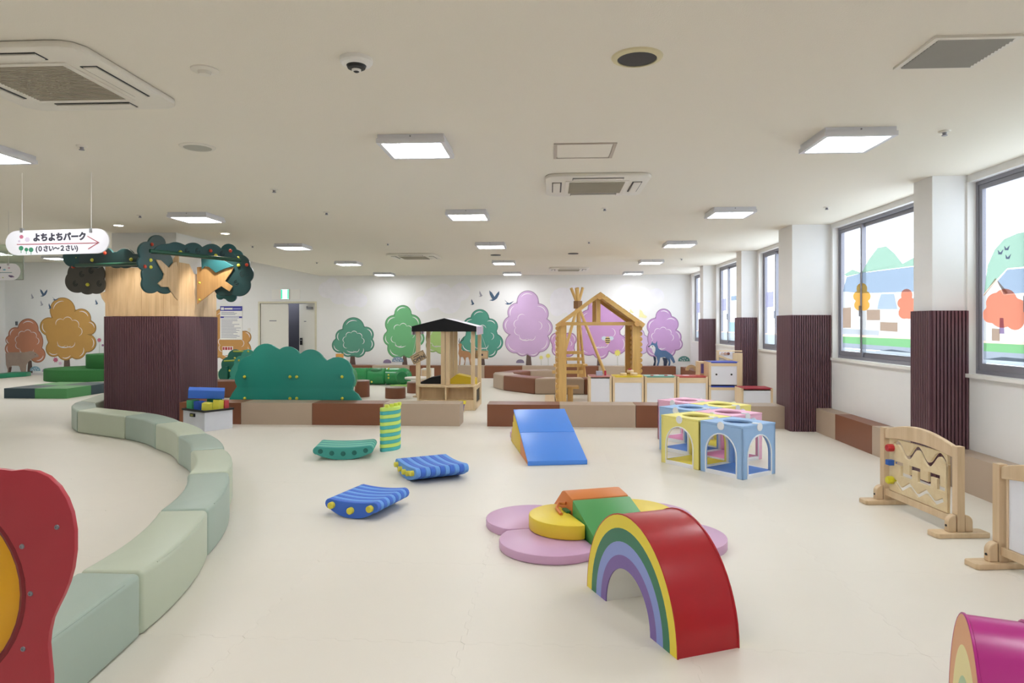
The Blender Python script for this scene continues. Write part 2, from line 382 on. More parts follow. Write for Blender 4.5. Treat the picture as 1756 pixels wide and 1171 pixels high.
# first window (nearest)
fshape('film_hill', [(1688,503),(1694,455),(1706,428),(1722,410),(1745,400),(1770,395),(1770,468),(1728,460),(1708,481)], f_hill, 0, 1)
fshape('film_roof', [(1711,482),(1728,462),(1770,470),(1770,500),(1722,505)], f_roof, 0, 2)
fshape('film_house_wall', [(1688,505),(1708,482.5),(1722,505.5),(1770,500.5),(1770,588),(1688,584)], f_wall, 0, 2.5)
fshape('film_gable', slot([(1686,507),(1708,480),(1728,503)], 2.2), f_brown, 0, 3)
fshape('film_maple', blob([(1710,520,18),(1725,515,20),(1700,540,14),(1745,530,18),(1720,540,22),(1742,550,16)], 50, (1720,532)), f_red, 0, 4)
fshape('film_trunk', [(1716,545),(1722,545),(1724,572),(1715,572)], f_trunk, 0, 5)
fshape('film_door', [(1702,563),(1716,564),(1716,585),(1702,584)], f_brown, 0, 4.5)
fshape('film_rail', [(1688,584),(1770,588),(1770,592),(1688,588)], f_brown, 0, 5)
fshape('film_grass', [(1688,588),(1770,592),(1770,608),(1688,602)], f_green, 0, 4)
fshape('film_path', [(1688,602),(1770,608),(1770,620),(1688,616)], f_fence, 0, 4)
fshape('film_cloud', [(1688,616),(1720,612),(1770,620),(1770,660),(1688,640)], f_white, 0, 3)
for bx_, by_ in ((1717,432),(1730,440),(1728,425)):
    fshape('film_bird', [(bx_-5,by_-4),(bx_-1,by_+1),(bx_+5,by_-5),(bx_+2,by_+4),(bx_-4,by_+4)], f_lil, 0, 3)
# far windows: blurred street scene prints
f_aqua = film('film_pale_aqua', '#d3eef6')
for i, (a, b_) in ((2, win_y[2]), (3, win_y[3]), (4, win_y[4])):
    def q4(nm, y0, y1, zz0, zz1, m_, k):
        fx = FX-.0012*k; bm = flat([(fx, y0, zz0), (fx, y1, zz0), (fx, y1, zz1), (fx, y0, zz1)]); part(nm, bm, m_, windows[i], True, 0)
    q4('film_rail', a+.1, b_-.1, 1.27, 1.29, f_brown, 3); q4('film_path', a+.1, b_-.1, 1.10, 1.27, f_white, 2)
    q4('film_grass', b_-1.4, b_-.75, 1.29, 1.5, f_aqua, 2); q4('film_roof', a+.1, b_-.9, 1.95, 2.05, f_roof, 2); q4('film_house_wall', b_-.55, b_-.12, 1.75, 2.02, film('film_pale_lilac', '#cdc8e2', .35, .42), 2); q4('film_hill', a+.1, b_-1.5, 1.29, 1.75, f_hill, 1)

# ---------------------------------------------------------------- mural painted on the back wall
def mpl(px, py, k): return at(px, py, BACK-.001-.0012*k)
def mflat(bm, pix, k):
    bm.faces.new([bm.verts.new(mpl(x, y, k)) for x, y in pix]); return bm
MUR = {}
def mtree(circ, col, trunk=None, dark=.82, k=0, dist=1.0, strokes=True, stroke='#efe9ee'):
    h = col.lstrip('#'); dk = '#'+''.join('%02x' % int(int(h[i:i+2], 16)*dark) for i in (0, 2, 4))
    c = (sum(q[0] for q in circ)/len(circ), sum(q[1] for q in circ)/len(circ))
    cen = max(circ, key=lambda q: q[2])
    t = part('mural_tree', mflat(B(), blob(circ, 130, cen), k+1), mat('mural_edge_'+h, dk, .8, .1, 6), wall_back, smooth=0)
    part('painted_crown', mflat(B(), blob([(x, y, r-1.5) for x, y, r in circ], 130, cen), k+1.6), mat('mural_'+h, col, .8, .14, 1.5), t, smooth=0)
    if strokes:
        sb = B()
        for x, y, r in circ:
            a = math.degrees(math.atan2(y-cen[1], x-cen[0])) if (x, y) != cen[:2] else -150
            if (x, y) == cen[:2]: continue
            rr = r*.72
            off = random.uniform(-25, 25)
            mflat(sb, ribbon(arc(x, y, rr, a-55+off, a+35+off), .75), k+2.4)
        x, y, r = cen
        for a in (-165, -125, -85, -45, -5, 70, 115, 155):
            if random.random() < .8: mflat(sb, ribbon(arc(x+r*.52*math.cos(math.radians(a)), y+r*.52*math.sin(math.radians(a)), r*.22, a-75, a+75, 8), .55), k+2.4)
        mflat(sb, ribbon(arc(x-r*.1, y+r*.1, r*.62, 60, 125), .8), k+2.4)
        tag(part('brush_strokes', sb, mat('mural_white_stroke', stroke, .8), t, smooth=0), kind='stuff')
    if trunk: part('painted_trunk', mflat(B(), trunk, k), mat('mural_trunk', '#6b5850', .8, .25, 12), t, smooth=0)
    return t
def tr(x0, x1, y0, y1): return [(x0-.5, y1), (x0+1, y0), (x1-1, y0), (x1+1, y1)]
mtree([(606,563,19),(588,577,13),(627,574,14),(582,592,13),(629,590,13),(606,586,25),(597,599,13),(614,600,13)], '#5f9e88', tr(600,609,608,628))
mtree([(691,538,15),(676,556,16),(706,555,16),(671,580,14),(713,580,15),(690,575,28),(681,597,17),(703,599,15)], '#6fb27c', tr(690,698,610,628))
mtree([(750,580,20),(742,592,12),(757,595,12)], '#a9c97c', None, k=0)
mtree([(823,546,16),(840,560,14),(808,558,14),(848,587,15),(826,578,28),(805,590,16),(840,600,13),(818,600,14)], '#57a08d', tr(822,831,610,628), k=3)
mtree([(905,517,19),(887,536,17),(923,538,18),(879,558,17),(931,562,17),(905,560,33),(884,588,18),(925,586,18),(896,599,12),(914,600,12)], '#d0b0d6', tr(902,911,608,628), k=3)
mtree([(966,590,20),(955,582,12),(977,582,12),(957,600,11),(975,601,11)], '#cfa0cb', tr(968,972,608,628))
mtree([(1028,528,20),(1012,550,20),(1052,550,20),(1030,572,34),(1010,592,18),(1058,590,18),(1030,602,14)], '#cfa0d2', tr(1024,1030,608,628), k=3)
mtree([(1082,588,18),(1098,590,18),(1092,575,14),(1088,602,12)], '#d9c2e4', None, strokes=False)
mtree([(1138,543,14),(1124,560,15),(1150,556,14),(1156,578,13),(1136,580,26),(1160,590,11),(1146,600,13),(1122,598,14)], '#c9a0d0', None, k=3)
mtree([(48,564,18),(26,573,12),(17,583,8),(46,586,28),(20,598,12),(64,608,14),(40,602,16)], '#cd8a6c', tr(47,55,618,641))
mtree([(107,532,22),(139,546,17),(152,562,13),(84,560,16),(114,570,36),(149,588,16),(92,598,14),(112,604,14),(132,600,16)], '#c99a55', tr(109,120,612,641), k=3)
mtree([(385,552,24),(396,590,30),(420,578,11),(413,600,18),(372,600,14)], '#c99657', None)
# clouds
m_cl = mat('mural_cloud', '#f0eef4', .8)
for cl in ([(560,497,14),(580,508,14),(600,510,16),(618,515,12),(570,488,12)], [(725,521,14),(745,510,18),(770,518,20),(790,500,16),(760,500,14)], [(965,515,22),(985,505,16),(955,530,12),(985,530,14)], [(1075,505,18),(1100,512,20),(1125,508,14)], [(372,505,14),(400,508,16)]):
    part('mural_cloud', mflat(B(), blob(cl, 70), .3), m_cl, wall_back, smooth=0)
# birds
BIRD = [(-10,9),(-4,7),(-9,-3),(-10,-10),(-5,-6),(0,2),(4,-4),(9,-9),(9,-3),(5,5),(1,8),(-3,10)]
GULL = [(-9,-5),(-4,0),(0,2),(9,-2),(3,4),(-3,5),(-8,3),(-4,2)]
TERN = [(-5,6),(-1,5),(-3,-3),(-2,-8),(2,0),(5,4),(1,7)]
mb1, mb2 = mat('mural_slate_blue', '#4f6580', .8), mat('mural_bird_grey', '#a9a8b4', .8)
for shp, x, y, s, mm in ((BIRD,848,507,.9,mb1),(TERN,810,518,.7,mb1),(TERN,824,504,.7,mb2),(GULL,873,518,.9,mb1),(BIRD,75,502,.65,mb1),(GULL,95,512,.65,mb1),(TERN,85,525,.65,mb1),(TERN,55,508,.6,mb2),(TERN,71,520,.6,mb2),(TERN,165,518,.6,mb1)):
    part('mural_bird', mflat(B(), [(x+a*s, y+b_*s) for a, b_ in shp], 5), mm, wall_back, smooth=0)
# wolf
WOLF = [(1112,594),(1116,591),(1118,587),(1118,584),(1120,588),(1124,589),(1127,584),(1127,590),(1129,597),(1134,601),(1142,601),(1148,605),(1153,609),(1156,615),(1158,621),(1155,623),(1152,618),(1149,614),(1150,622),(1149,627),(1146,627),(1147,621),(1144,615),(1140,612),(1132,613),(1131,621),(1129,627),(1126,627),(1128,620),(1126,612),(1122,608),(1119,600),(1117,597)]
wf = part('mural_wolf', mflat(B(), WOLF, 7), mat('mural_wolf_blue', '#5b7aa2', .8, .15), wall_back, smooth=0)
part('painted_bib', mflat(B(), [(1113,595),(1117,592),(1121,592),(1124,596),(1124,601),(1122,607),(1119,603),(1118,598)], 8), mat('mural_wolf_white', '#e9e8ea', .8), wf, smooth=0)
lg = B(); mflat(lg, [(1120,610),(1125,613),(1125,620),(1124,627),(1120,627),(1122,620)], 6.5); mflat(lg, [(1136,613),(1144,614),(1145,620),(1143,627),(1138,627),(1138,620)], 6.5)
part('painted_far_legs', lg, mat('mural_wolf_dark', '#363f57', .8), wf, smooth=0)
nn = B(); mflat(nn, [(1111.5,593.5),(1114,592.8),(1114,595),(1112,595.2)], 9); mflat(nn, [(1118.3,593.6),(1120,593.3),(1120,594.6),(1118.5,594.6)], 9); part('painted_nose_and_eye', nn, m_dark, wf, smooth=0)
# bear
BEAR = [(9,606),(16,604),(30,604),(45,604),(50,602),(55,602),(60,604),(66,609),(66,612),(60,613),(54,616),(48,621),(45,626),(44,641),(37,641),(35,632),(32,627),(20,627),(18,632),(18,641),(12,641),(13,634),(10,625)]
br = part('mural_bear', mflat(B(), BEAR, 7), mat('mural_bear_taupe', '#b79f90', .8, .15), wall_back, smooth=0)
lg = B(); mflat(lg, [(33,627),(38,628),(43,641),(37,641)], 6.5); mflat(lg, [(15,630),(20,629),(18,641),(14,641)], 7.5); part('painted_far_legs', lg, mat('mural_bear_dark', '#6d5148', .8), br, smooth=0)
part('painted_eye', mflat(B(), [(59.5,607.5),(60.7,607.5),(60.7,608.7),(59.5,608.7)], 8.5), m_dark, br, smooth=0)
# deer
DEER = [(786,590),(789,588),(792,590),(791,596),(792,601),(800,602),(806,604),(808,610),(807,617),(808,627),(806,627),(805,618),(803,612),(799,613),(798,620),(797,627),(795,627),(797,619),(794,612),(790,612),(789,627),(787,627),(788,613),(786,606),(787,597)]
dr = part('mural_deer', mflat(B(), DEER, 8), mat('mural_deer_tan', '#b98a62', .8, .15), wall_back, smooth=0)
an = B(); mflat(an, ribbon([(788,589),(790,585),(794,583),(796,578)], .6), 8.5); mflat(an, ribbon([(788,589),(787,585),(788,580)], .6), 8.5); part('painted_antlers', an, m_dark, dr, smooth=0)
# mushrooms, flowers, bee, butterflies
for x, y, s, c in ((1173,616,10,'#5b8f8a'),(682,617,10,'#8aa0b8'),(664,620,7,'#8f7fa0'),(892,620,7,'#8f86a0'),(60,633,9,'#8fb3c4'),(79,635,7,'#b7a7c4')):
    mu = part('mural_mushroom', mflat(B(), [(x-s, y+s*.35)]+[(x+s*math.cos(a), y+s*.2+s*.75*math.sin(a)) for a in [PI+PI*i/12 for i in range(1, 12)]]+[(x+s, y+s*.35)], 7), mat('mural_cap_'+c[1:], c, .8), wall_back, smooth=0)
    if s > 8:
        sp = B()
        for dx, dy in ((-.55,.1),(-.15,-.15),(.2,-.2),(.55,.1),(.05,.18),(-.3,.22)): mflat(sp, [(x+dx*s+.9*math.cos(q*PI/4), y+dy*s+.9*math.sin(q*PI/4)) for q in range(8)], 7.6)
        tag(part('painted_spots', sp, m_cl, mu, smooth=0), kind='stuff')
for x, y, s, c, st in ((95,617,5,'#c46a82',0),(170,583,4.2,'#c46a82',1),(176,592,2.4,'#a06a92',0),(103,623,3.5,'#e0c0d6',0),(928,613,4,'#e6e08a',1),(940,610,4.5,'#e6dc7a',1),(1059,605,6.5,'#ece47c',1)):
    fl = part('mural_flower', mflat(B(), [(x+(s if i % 2 else s*.62)*math.cos(i*PI/8), y+(s if i % 2 else s*.62)*math.sin(i*PI/8)) for i in range(16)], 7), mat('mural_flower_'+c[1:], c, .8), wall_back, smooth=0)
    if st: part('painted_stem', mflat(B(), [(x-.5, y+s), (x+.5, y+s), (x+.8, 627), (x-.2, 627)], 6.8), mat('mural_stem', '#cfd2c6', .8), fl, smooth=0)
for x, y, s in ((1102,540,1.0),(1083,534,.45)):
    part('mural_butterfly', mflat(B(), [(x-6*s,y+4*s),(x-5*s,y-10*s),(x-1*s,y-7*s),(x+2*s,y-1*s),(x+8*s,y+3*s),(x+5*s,y+6*s),(x-2*s,y+4*s)], 7), mat('mural_butterfly_yellow', '#ebe6ae', .8), wall_back, smooth=0)
be = part('mural_bee', mflat(B(), [(1042+4.5*math.cos(a), 583.5+6.5*math.sin(a)) for a in [2*PI*i/20 for i in range(20)]], 8), mat('mural_bee_yellow', '#e7cd8c', .8), wall_back, smooth=0)
sb = B()
for dy in (-3.2, 0, 3.2): mflat(sb, [(1038.2,583.5+dy-.8),(1045.8,583.5+dy-.8),(1045.8,583.5+dy+.8),(1038.2,583.5+dy+.8)], 8.8)
part('painted_stripes', sb, m_dark, be, smooth=0)
wg = B()
for sx in (-1, 1): mflat(wg, [(1042+sx*6+4.5*math.cos(a), 580+3.6*math.sin(a)) for a in [2*PI*i/14 for i in range(14)]], 7.5)
part('painted_wings', wg, mat('mural_bee_wing', '#d9e4ee', .8), be, smooth=0)
# ================================================================ CEILING FITTINGS
m_led = mat('led_diffuser', '#ffffff', .5, 0, emit='#f5f8fd', es=LAMP)
m_body = mat('lamp_body_white', '#dcdce2', .45, .01)
def lamp_proto():
    t = thing('ceiling_light', 'x', 'ceiling light'); w = .245
    part('mount', bx(-w+.008, w-.008, -w+.008, w-.008, -.03, 0), m_body, t)
    hb = B(); q = .032
    for a in ((-w, w, -w, -w+q), (-w, w, w-q, w), (-w, -w+q, -w+q, w-q), (w-q, w, -w+q, w-q)): box(hb, *a, -.062, -.03)
    part('bezel', hb, m_body, t)
    part('diffuser', bx(-w+q, w-q, -w+q, w-q, -.058, -.031), m_led, t)
    part('screw', xf(lathe(B(), [(.006, 0), (.006, .004)], n=8), Matrix.Translation((0, -w+.004, -.016)) @ Matrix.Rotation(PI/2, 4, 'X')), m_alu, t)
    return t
lp = lamp_proto(); first = True
cols = {'l': (-4.614, 'on the left, nearer the tree pillar'), 'c': (-1.238, 'in the middle line'), 'r': (1.875, 'on the right, nearer the windows')}
rows = ['nearest the camera', 'second from the camera', 'third from the camera', 'fourth from the camera', 'last before the mural wall']
def put_lamp(x, y, z, label, group='square ceiling lights'):
    global first
    o = lp if first else copy_tree(lp); first = False
    o.location = (x, y, z); tag(o, label, 'ceiling light', group); return o
for c in 'lcr':
    x, where = cols[c]
    for k in range(5): put_lamp(x+.245, 4.787+3.183*k+.245, CEIL, 'square white ceiling light %s, %s' % (where, rows[k]))
    for k in (-1, -2): put_lamp(x+.245, 4.787+3.183*k+.245, CEIL, 'square white ceiling light %s, %s' % (where, ('overhead above the picture', 'behind the camera')[-k-1]), 'ceiling lights behind the camera')
put_lamp(gp(88, 443, HIGH-.06).x, 17.2, HIGH, 'square white ceiling light on the higher ceiling by the orange mural tree')
for x, y, w in ((-8.6, 6.0, 'left of the hanging sign'), (-8.6, 2.5, 'left of the red panel'), (-11.6, 9.2, 'far left of the pillar'), (-11.6, 5.5, 'far left of the green bench'), (-10.6, 11.2, 'left of the tree pillar'), (-8.2, 16.2, 'before the notices on the mural wall'), (-11.2, 15.2, 'above the round green steps'), (-13.4, 15.6, 'before the bear mural'), (-9.8, 16.6, 'before the orange mural tree'), (-8.6, 14.0, 'behind the tree pillar'), (-13.5, 13.0, 'left of the low platform')):
    put_lamp(x, y, HIGH, 'added unseen square light on the higher ceiling, '+w, 'added unseen lights on the higher ceiling')  # added lamps, kept out of view, that brighten the left area and mural wall

put_lamp((DX0+DX1)/2-.5, BACK+.75, 2.6, 'added unseen square light in the lobby behind the back door', 'added lobby light')  # added lamp out of sight, lifts the darkness in the door gap
m_grille = mat('ac_grille_beige', '#a49d8c', .7, .1, 40)
def ac_proto():
    t = thing('air_conditioner', 'x', 'air conditioner'); w = .475
    part('panel', bev(prism([(x, y) for x, y in ((-w+.09,-w),(w-.09,-w),(w-.03,-w+.03),(w,-w+.09),(w,w-.09),(w-.03,w-.03),(w-.09,w),(-w+.09,w),(-w+.03,w-.03),(-w,w-.09),(-w,-w+.09),(-w+.03,-w+.03))], -.035, 0), .012, 2), m_plastic, t)
    part('intake_frame', bx(-.29, .29, -.29, .29, -.042, -.034, .004), m_plastic, t)
    gr = part('intake_grille', bx(-.255, .255, -.255, .255, -.044, -.041), m_grille, t)
    sb = B()
    for i in range(24): box(sb, -.255, .255, -.25+i*.0213, -.25+i*.0213+.006, -.047, -.043)
    tag(part('grille_bars', sb, mat('ac_bar', '#b3ac9b', .6), gr), kind='stuff')
    for k in range(4):
        R_ = Matrix.Rotation(k*PI/2, 4, 'Z')
        part('outlet', xf(bx(-.23, .23, .325, .415, -.0385, -.034), R_), m_dark, t)
        part('louver', xf(bx(-.225, .225, .335, .402, -.045, -.036, .003), R_ @ Matrix.Translation((0, .004, 0))), m_plastic, t)
    return t
ac = ac_proto(); fa = True
for x, y, lb in ((-2.72, 3.58, 'large four way ceiling air conditioner cut by the left picture edge'), (.43, 6.58, 'four way ceiling air conditioner beyond the square hatch'), (-2.67, 13.3, 'small looking far ceiling air conditioner between the left and middle lights'), (.44, 16.6, 'farthest ceiling air conditioner, near the mural wall')):
    o = ac if fa else copy_tree(ac); fa = False; o.location = (x, y, CEIL); tag(o, lb, 'air conditioner', 'cassette air conditioners')

t = thing('access_hatch', 'flush square access hatch in the ceiling before the air conditioner', 'hatch', (.26, 5.33, CEIL))
part('hatch_panel', bx(-.205, .205, -.2, .2, -.006, 0), m_ceil, t)
hf = B()
for q in ((-.235, -.21, -.225, .225), (.21, .235, -.225, .225), (-.21, .21, -.225, -.205), (-.21, .21, .205, .225)): box(hf, *q, -.008, 0)
part('hatch_frame', hf, mat('hatch_trim', '#b9aea0', .5), t)
t = thing('ceiling_vent', 'grey slatted square air vent in the ceiling near the windows', 'vent', (2.0, 3.5, CEIL))
vf = B()
for q in ((-.2, -.175, -.2, .2), (.175, .2, -.2, .2), (-.175, .175, -.2, -.175), (-.175, .175, .175, .2)): box(vf, *q, -.012, 0)
part('vent_frame', vf, m_plastic, t); part('duct', bx(-.175, .175, -.175, .175, -.004, -.001), mat('duct_grey', '#4b4a48', .8), t)
for i in range(13): part('slat', xf(bx(-.173, .173, -.0085, .0085, -.001, .001), Matrix.Translation((0, -.162+i*.027, -.013)) @ Matrix.Rotation(math.radians(-35), 4, 'X')), mat('vent_slat_grey', '#a5a49e', .5), t)
t = thing('ceiling_speaker', 'round black ceiling opening with a cream ring', 'speaker', (.437, 3.48, CEIL))
part('ring', lathe(B(), [(.098, -.002), (.1, -.014), (.125, -.008), (.13, 0)]), mat('ring_cream', '#d9cfa8', .5), t)
part('mesh_cover', lathe(B(), [(0, -.012), (.098, -.010), (.1, -.002)]), m_dark, t)
t = thing('ceiling_speaker', 'round pale grey ceiling speaker left of the middle lights', 'speaker', (-2.68, 5.05, CEIL))
part('ring', lathe(B(), [(.1, -.003), (.102, -.012), (.128, -.006), (.13, 0)]), m_plastic, t); part('mesh_cover', lathe(B(), [(0, -.012), (.1, -.010), (.102, -.002)]), mat('speaker_mesh', '#b3b2a8', .7), t)
t = thing('smoke_detector', 'small round white detector beside the large air conditioner', 'detector', (-1.83, 3.52, CEIL))
part('base', lathe(B(), [(.07, 0), (.07, -.006), (.06, -.012), (0, -.012)]), m_plastic, t); part('sensor', lathe(B(), [(.035, -.012), (.03, -.028), (0, -.03)]), m_plastic, t)
t = thing('dome_camera', 'white round surveillance camera with dark lens ring', 'camera', (-.985, 3.42, CEIL))
part('base', lathe(B(), [(.082, 0), (.082, -.02), (.074, -.03), (.05, -.036), (0, -.036)]), m_white, t)
ln = part('lens_ring', lathe(B(), [(.05, -.036), (.044, -.05), (.026, -.056), (0, -.056)]), m_dark, t); part('lens', lathe(B(), [(.024, -.056), (.022, -.064), (.014, -.066), (0, -.066)]), m_white, ln); part('lens_glass', lathe(B(), [(.015, -.0665), (.008, -.071), (0, -.072)]), m_dark, ln)
spr = None
for px, py, lb in ((140,252,'tiny sprinkler head left of the pale speaker'),(470,326,'tiny sprinkler head between the left and middle lights'),(240,370,'tiny sprinkler head above the tree pillar'),(560,365,'tiny sprinkler head left of the second middle light'),(1037,358,'tiny sprinkler head beyond the near air conditioner'),(1620,227,'tiny sprinkler head right of the nearest right light'),(1418,356,'tiny sprinkler head above the second window'),(1010,415,'tiny sprinkler head between the middle and right lights'),(433,422,'tiny sprinkler head right of the tree crown'),(665,418,'tiny sprinkler head by the far left air conditioner'),(543,450,'tiny sprinkler head between the two left lights'),(1169,444,'tiny sprinkler head right of the fourth right light')):
    p = gp(px, py, CEIL-.01)
    if spr is None:
        spr = thing('sprinkler_head', lb, 'sprinkler', (p.x, p.y, CEIL), group='sprinkler heads')
        part('escutcheon', lathe(B(), [(.04, 0), (.036, -.008), (.018, -.012), (0, -.012)]), m_plastic, spr); part('nozzle', lathe(B(), [(.014, -.012), (.012, -.028), (.02, -.03), (.018, -.034), (0, -.034)], n=12), m_alu, spr)
    else:
        o = copy_tree(spr); o.location = (p.x, p.y, CEIL); tag(o, lb)
for px, py, lb in ((850,437,'small dark round vent between the third and fourth middle lights'),(983,434.5,'small dark round vent right of the middle lights')):
    p = gp(px, py, CEIL); solo('ceiling_vent', lathe(B(), [(.1, 0), (.1, -.01), (.06, -.012), (0, -.008)], (p.x, p.y, CEIL)), m_dark, lb, 'vent')
dl = None
for px, py, lb, aim in ((203,386,'round recessed downlight above the left of the tree pillar',(-6.0,9.5)),(386,400,'round recessed downlight right of the tree pillar',(-5.2,10.2))):
    p = gp(px, py, CEIL)
    t = thing('downlight', lb, 'downlight', (p.x, p.y, CEIL), group='recessed downlights')
    part('rim', lathe(B(), [(.055, -.001), (.056, -.008), (.075, -.004), (.077, 0)]), m_white, t); part('lamp', lathe(B(), [(0, -.004), (.055, -.005)]), mat('downlight_glow', '#ffffff', .5, 0, emit='#fff2dc', es=40), t)
    sd = bpy.data.lights.new('downlight_beam', 'SPOT'); so = bpy.data.objects.new('beam', sd); COL.objects.link(so); so.parent = t
    sd.energy = 38; sd.color = (1, .92, .80); sd.spot_size = math.radians(75); sd.spot_blend = .6; sd.shadow_soft_size = .05
    so.location = (0, 0, -.03); d_ = Vector((aim[0]-p.x, aim[1]-p.y, -1.2)); so.rotation_euler = d_.to_track_quat('-Z', 'Y').to_euler()
# glass smoke barrier under the high ceiling
p0, p1 = at(-60, 470, 14.5), at(40, 480, 14.5)
t = thing('smoke_barrier', 'clear hanging glass smoke barrier with thin dark edge', 'glass panel', (p0.x, 14.5, p1.z))
part('pane', bx(p0.x-2, p1.x, 14.5, 14.51, p1.z, HIGH-.005), glass('barrier_glass', '#eaf2ea', .10), t, True)
eb = B(); box(eb, p1.x-.012, p1.x, 14.496, 14.514, p1.z, HIGH-.005); box(eb, p0.x-2, p1.x-.012, 14.496, 14.514, p1.z, p1.z+.012); part('edge', eb, mat('barrier_edge', '#7f8378', .5), t, True)

# ================================================================ HANGING SIGNS
m_sign = mat('sign_white', '#f3f2f7', .35, .005); m_ink = mat('sign_ink', '#3b3a46', .6); m_pink = mat('sign_rose', '#b4646f', .6)
SC = gp(155, 294, CEIL); SY = 5.84
t = thing('hanging_sign', 'white rounded hanging sign with a red arrow above the tree pillar', 'sign', (0, SY, 2.18))
def spt(px, py, dy=0): return at(px, py, SY-dy)
def stad(x0, x1, y0, y1, n=10):
    r = (y1-y0)/2; cy = (y0+y1)/2
    return [(x1-r+r*math.sin(PI*i/n), cy-r*math.cos(PI*i/n)) for i in range(n+1)]+[(x0+r-r*math.sin(PI*i/n), cy+r*math.cos(PI*i/n)) for i in range(n+1)]
a_, b_ = spt(10.5, 418), spt(187.5, 412); zc = spt(100, 415).z; hh = (spt(100, 394.5).z-spt(100, 436.2).z)/2
tilt = math.radians(1.1)
def sign_in(bm, cx): return xf(bm, Matrix.Translation((cx, SY, zc)) @ Matrix.Rotation(-tilt, 4, 'Y') @ STAND)
CX = (a_.x+b_.x)/2; HW = (b_.x-a_.x)/2
bm = loops('s', [stad(-HW, HW, -hh, hh)], .012, .002)
part('board', sign_in(bm, CX), m_sign, t, True)
def put_text(body, px, py, size_px, m, bold, name='lettering', stretch=1.0, Z=.009):
    k = SY*1.043/1171.0; x, z = spt(px, py).x-CX, spt(px, py).z-zc
    bm = text(body, size_px*k, .0015, bold); bm.transform(Matrix.Diagonal((stretch, 1, 1, 1))); bm.transform(Matrix.Translation((x, z+ .0, Z)))
    return part(name, sign_in(bm, CX), m, t, True)
put_text('よちよちパーク', 57.5, 412.0, 14.6, m_ink, .0042, 'lettering', .93)
put_text('(０さい～２さい)', 62, 430.2, 11.2, m_ink, .0022, 'lettering', .88)
def sbar(pix, m, name, w):
    k = [(spt(*q).x-CX, spt(*q).z-zc) for q in pix]; bm = loops('a', [slot(k, w)], .003); bm.transform(Matrix.Translation((0, 0, .009))); return part(name, sign_in(bm, CX), m, t, True)
sbar([(30,418),(170,418)], m_pink, 'arrow_shaft', .0038); sbar([(151,406),(170,417.5),(152,428)], m_pink, 'arrow_head', .0038)
def sdot(px, py, r, m, name, fl=0):
    k = [(spt(px+ (r*(1 if i % 2 or not fl else .75))*math.cos(i*PI/8), py+(r*(1 if i % 2 or not fl else .75))*math.sin(i*PI/8)).x-CX, spt(px+(r*(1 if i % 2 or not fl else .75))*math.cos(i*PI/8), py+(r*(1 if i % 2 or not fl else .75))*math.sin(i*PI/8)).z-zc) for i in range(16)]
    bm = loops('d', [k], .002); bm.transform(Matrix.Translation((0, 0, .008))); part(name, sign_in(bm, CX), m, t, True)
sdot(38, 405, 3.8, mat('sign_flower_rose', '#c9728c', .6), 'flower_print', 1); sdot(48, 410, 4.8, mat('sign_flower_lilac', '#dccfe0', .6), 'flower_print', 1); sdot(34, 412.5, 2.4, mat('sign_flower_lilac', '#dccfe0', .6), 'flower_print', 1)
mgt = mat('sign_tree_green', '#3f8a68', .6)
for x, y, r in ((37,424.5,4), (46,427,3.2), (54,427.5,4)): sdot(x, y, r, mgt, 'tree_print'); sbar([(x, y+r-.5), (x, y+r+4)], mgt, 'trunk_print', .002)
for px in (37.8, 156.5):
    p = spt(px, 395); part('wire', tube(B(), [(p.x, SY, p.z-.004), (p.x, SY, CEIL)], .0022, 6), m_white, t, True)
    part('clip', bx(p.x-.012, p.x+.012, SY-.014, SY+.014, p.z-.02, p.z+.018, .003), m_steel, t, True)
t2 = thing('hanging_sign', 'second white hanging sign cut by the left picture edge', 'sign', (-8, 9.2, 2.2))
SY2 = 9.2; e0, e1 = at(-120, 466, SY2), at(34.5, 466, SY2); zc2 = at(10, 466, SY2).z; h2 = (at(10, 452, SY2).z-at(10, 480, SY2).z)/2
CX2 = (e0.x+e1.x)/2
def s2(bm): return xf(bm, Matrix.Translation((CX2, SY2, zc2)) @ STAND)
part('board', s2(loops('s', [stad(e0.x-CX2, e1.x-CX2, -h2, h2)], .012, .002)), m_sign, t2, True)
q = at(-6.5, 464.5, SY2); bm = text('ク', .085, .0015, .003); bm.transform(Matrix.Translation((q.x-CX2, q.z-zc2, .009))); part('lettering', s2(bm), m_ink, t2, True)
q0, q1 = at(-100, 467.5, SY2), at(21, 467.5, SY2); bm = loops('l', [[(q0.x-CX2, -.016), (q1.x-CX2, -.016), (q1.x-CX2, -.009), (q0.x-CX2, -.009)]], .003); bm.transform(Matrix.Translation((0, 0, .009))); part('line_print', s2(bm), mat('sign_sea_green', '#4f8a93', .6), t2, True)
for x, y, w_, c in ((8,462.5,2.5,'#7fb6d0'),(16,459.5,1.8,'#c98aa8'),(20,474,3.4,'#6a5a86'),(17,473,2.2,'#6a5a86'),(5.5,476,1.6,'#cfd0a0'),(23,474.5,2,'#9a7aa8')):
    k = [(at(x+w_*math.cos(i*PI/5), y+w_*.55*math.sin(i*PI/5), SY2).x-CX2, at(x+w_*math.cos(i*PI/5), y+w_*.55*math.sin(i*PI/5), SY2).z-zc2) for i in range(10)]
    bm = loops('d', [k], .002); bm.transform(Matrix.Translation((0, 0, .008))); part('sea_print', s2(bm), mat('sea_'+c[1:], c, .6), t2, True)
p = at(14.5, 453, SY2); part('wire', tube(B(), [(p.x, SY2, p.z-.004), (p.x, SY2, HIGH)], .0022, 6), m_white, t2, True)
part('clip', bx(p.x-.012, p.x+.012, SY2-.014, SY2+.014, p.z-.02, p.z+.018, .003), m_steel, t2, True)

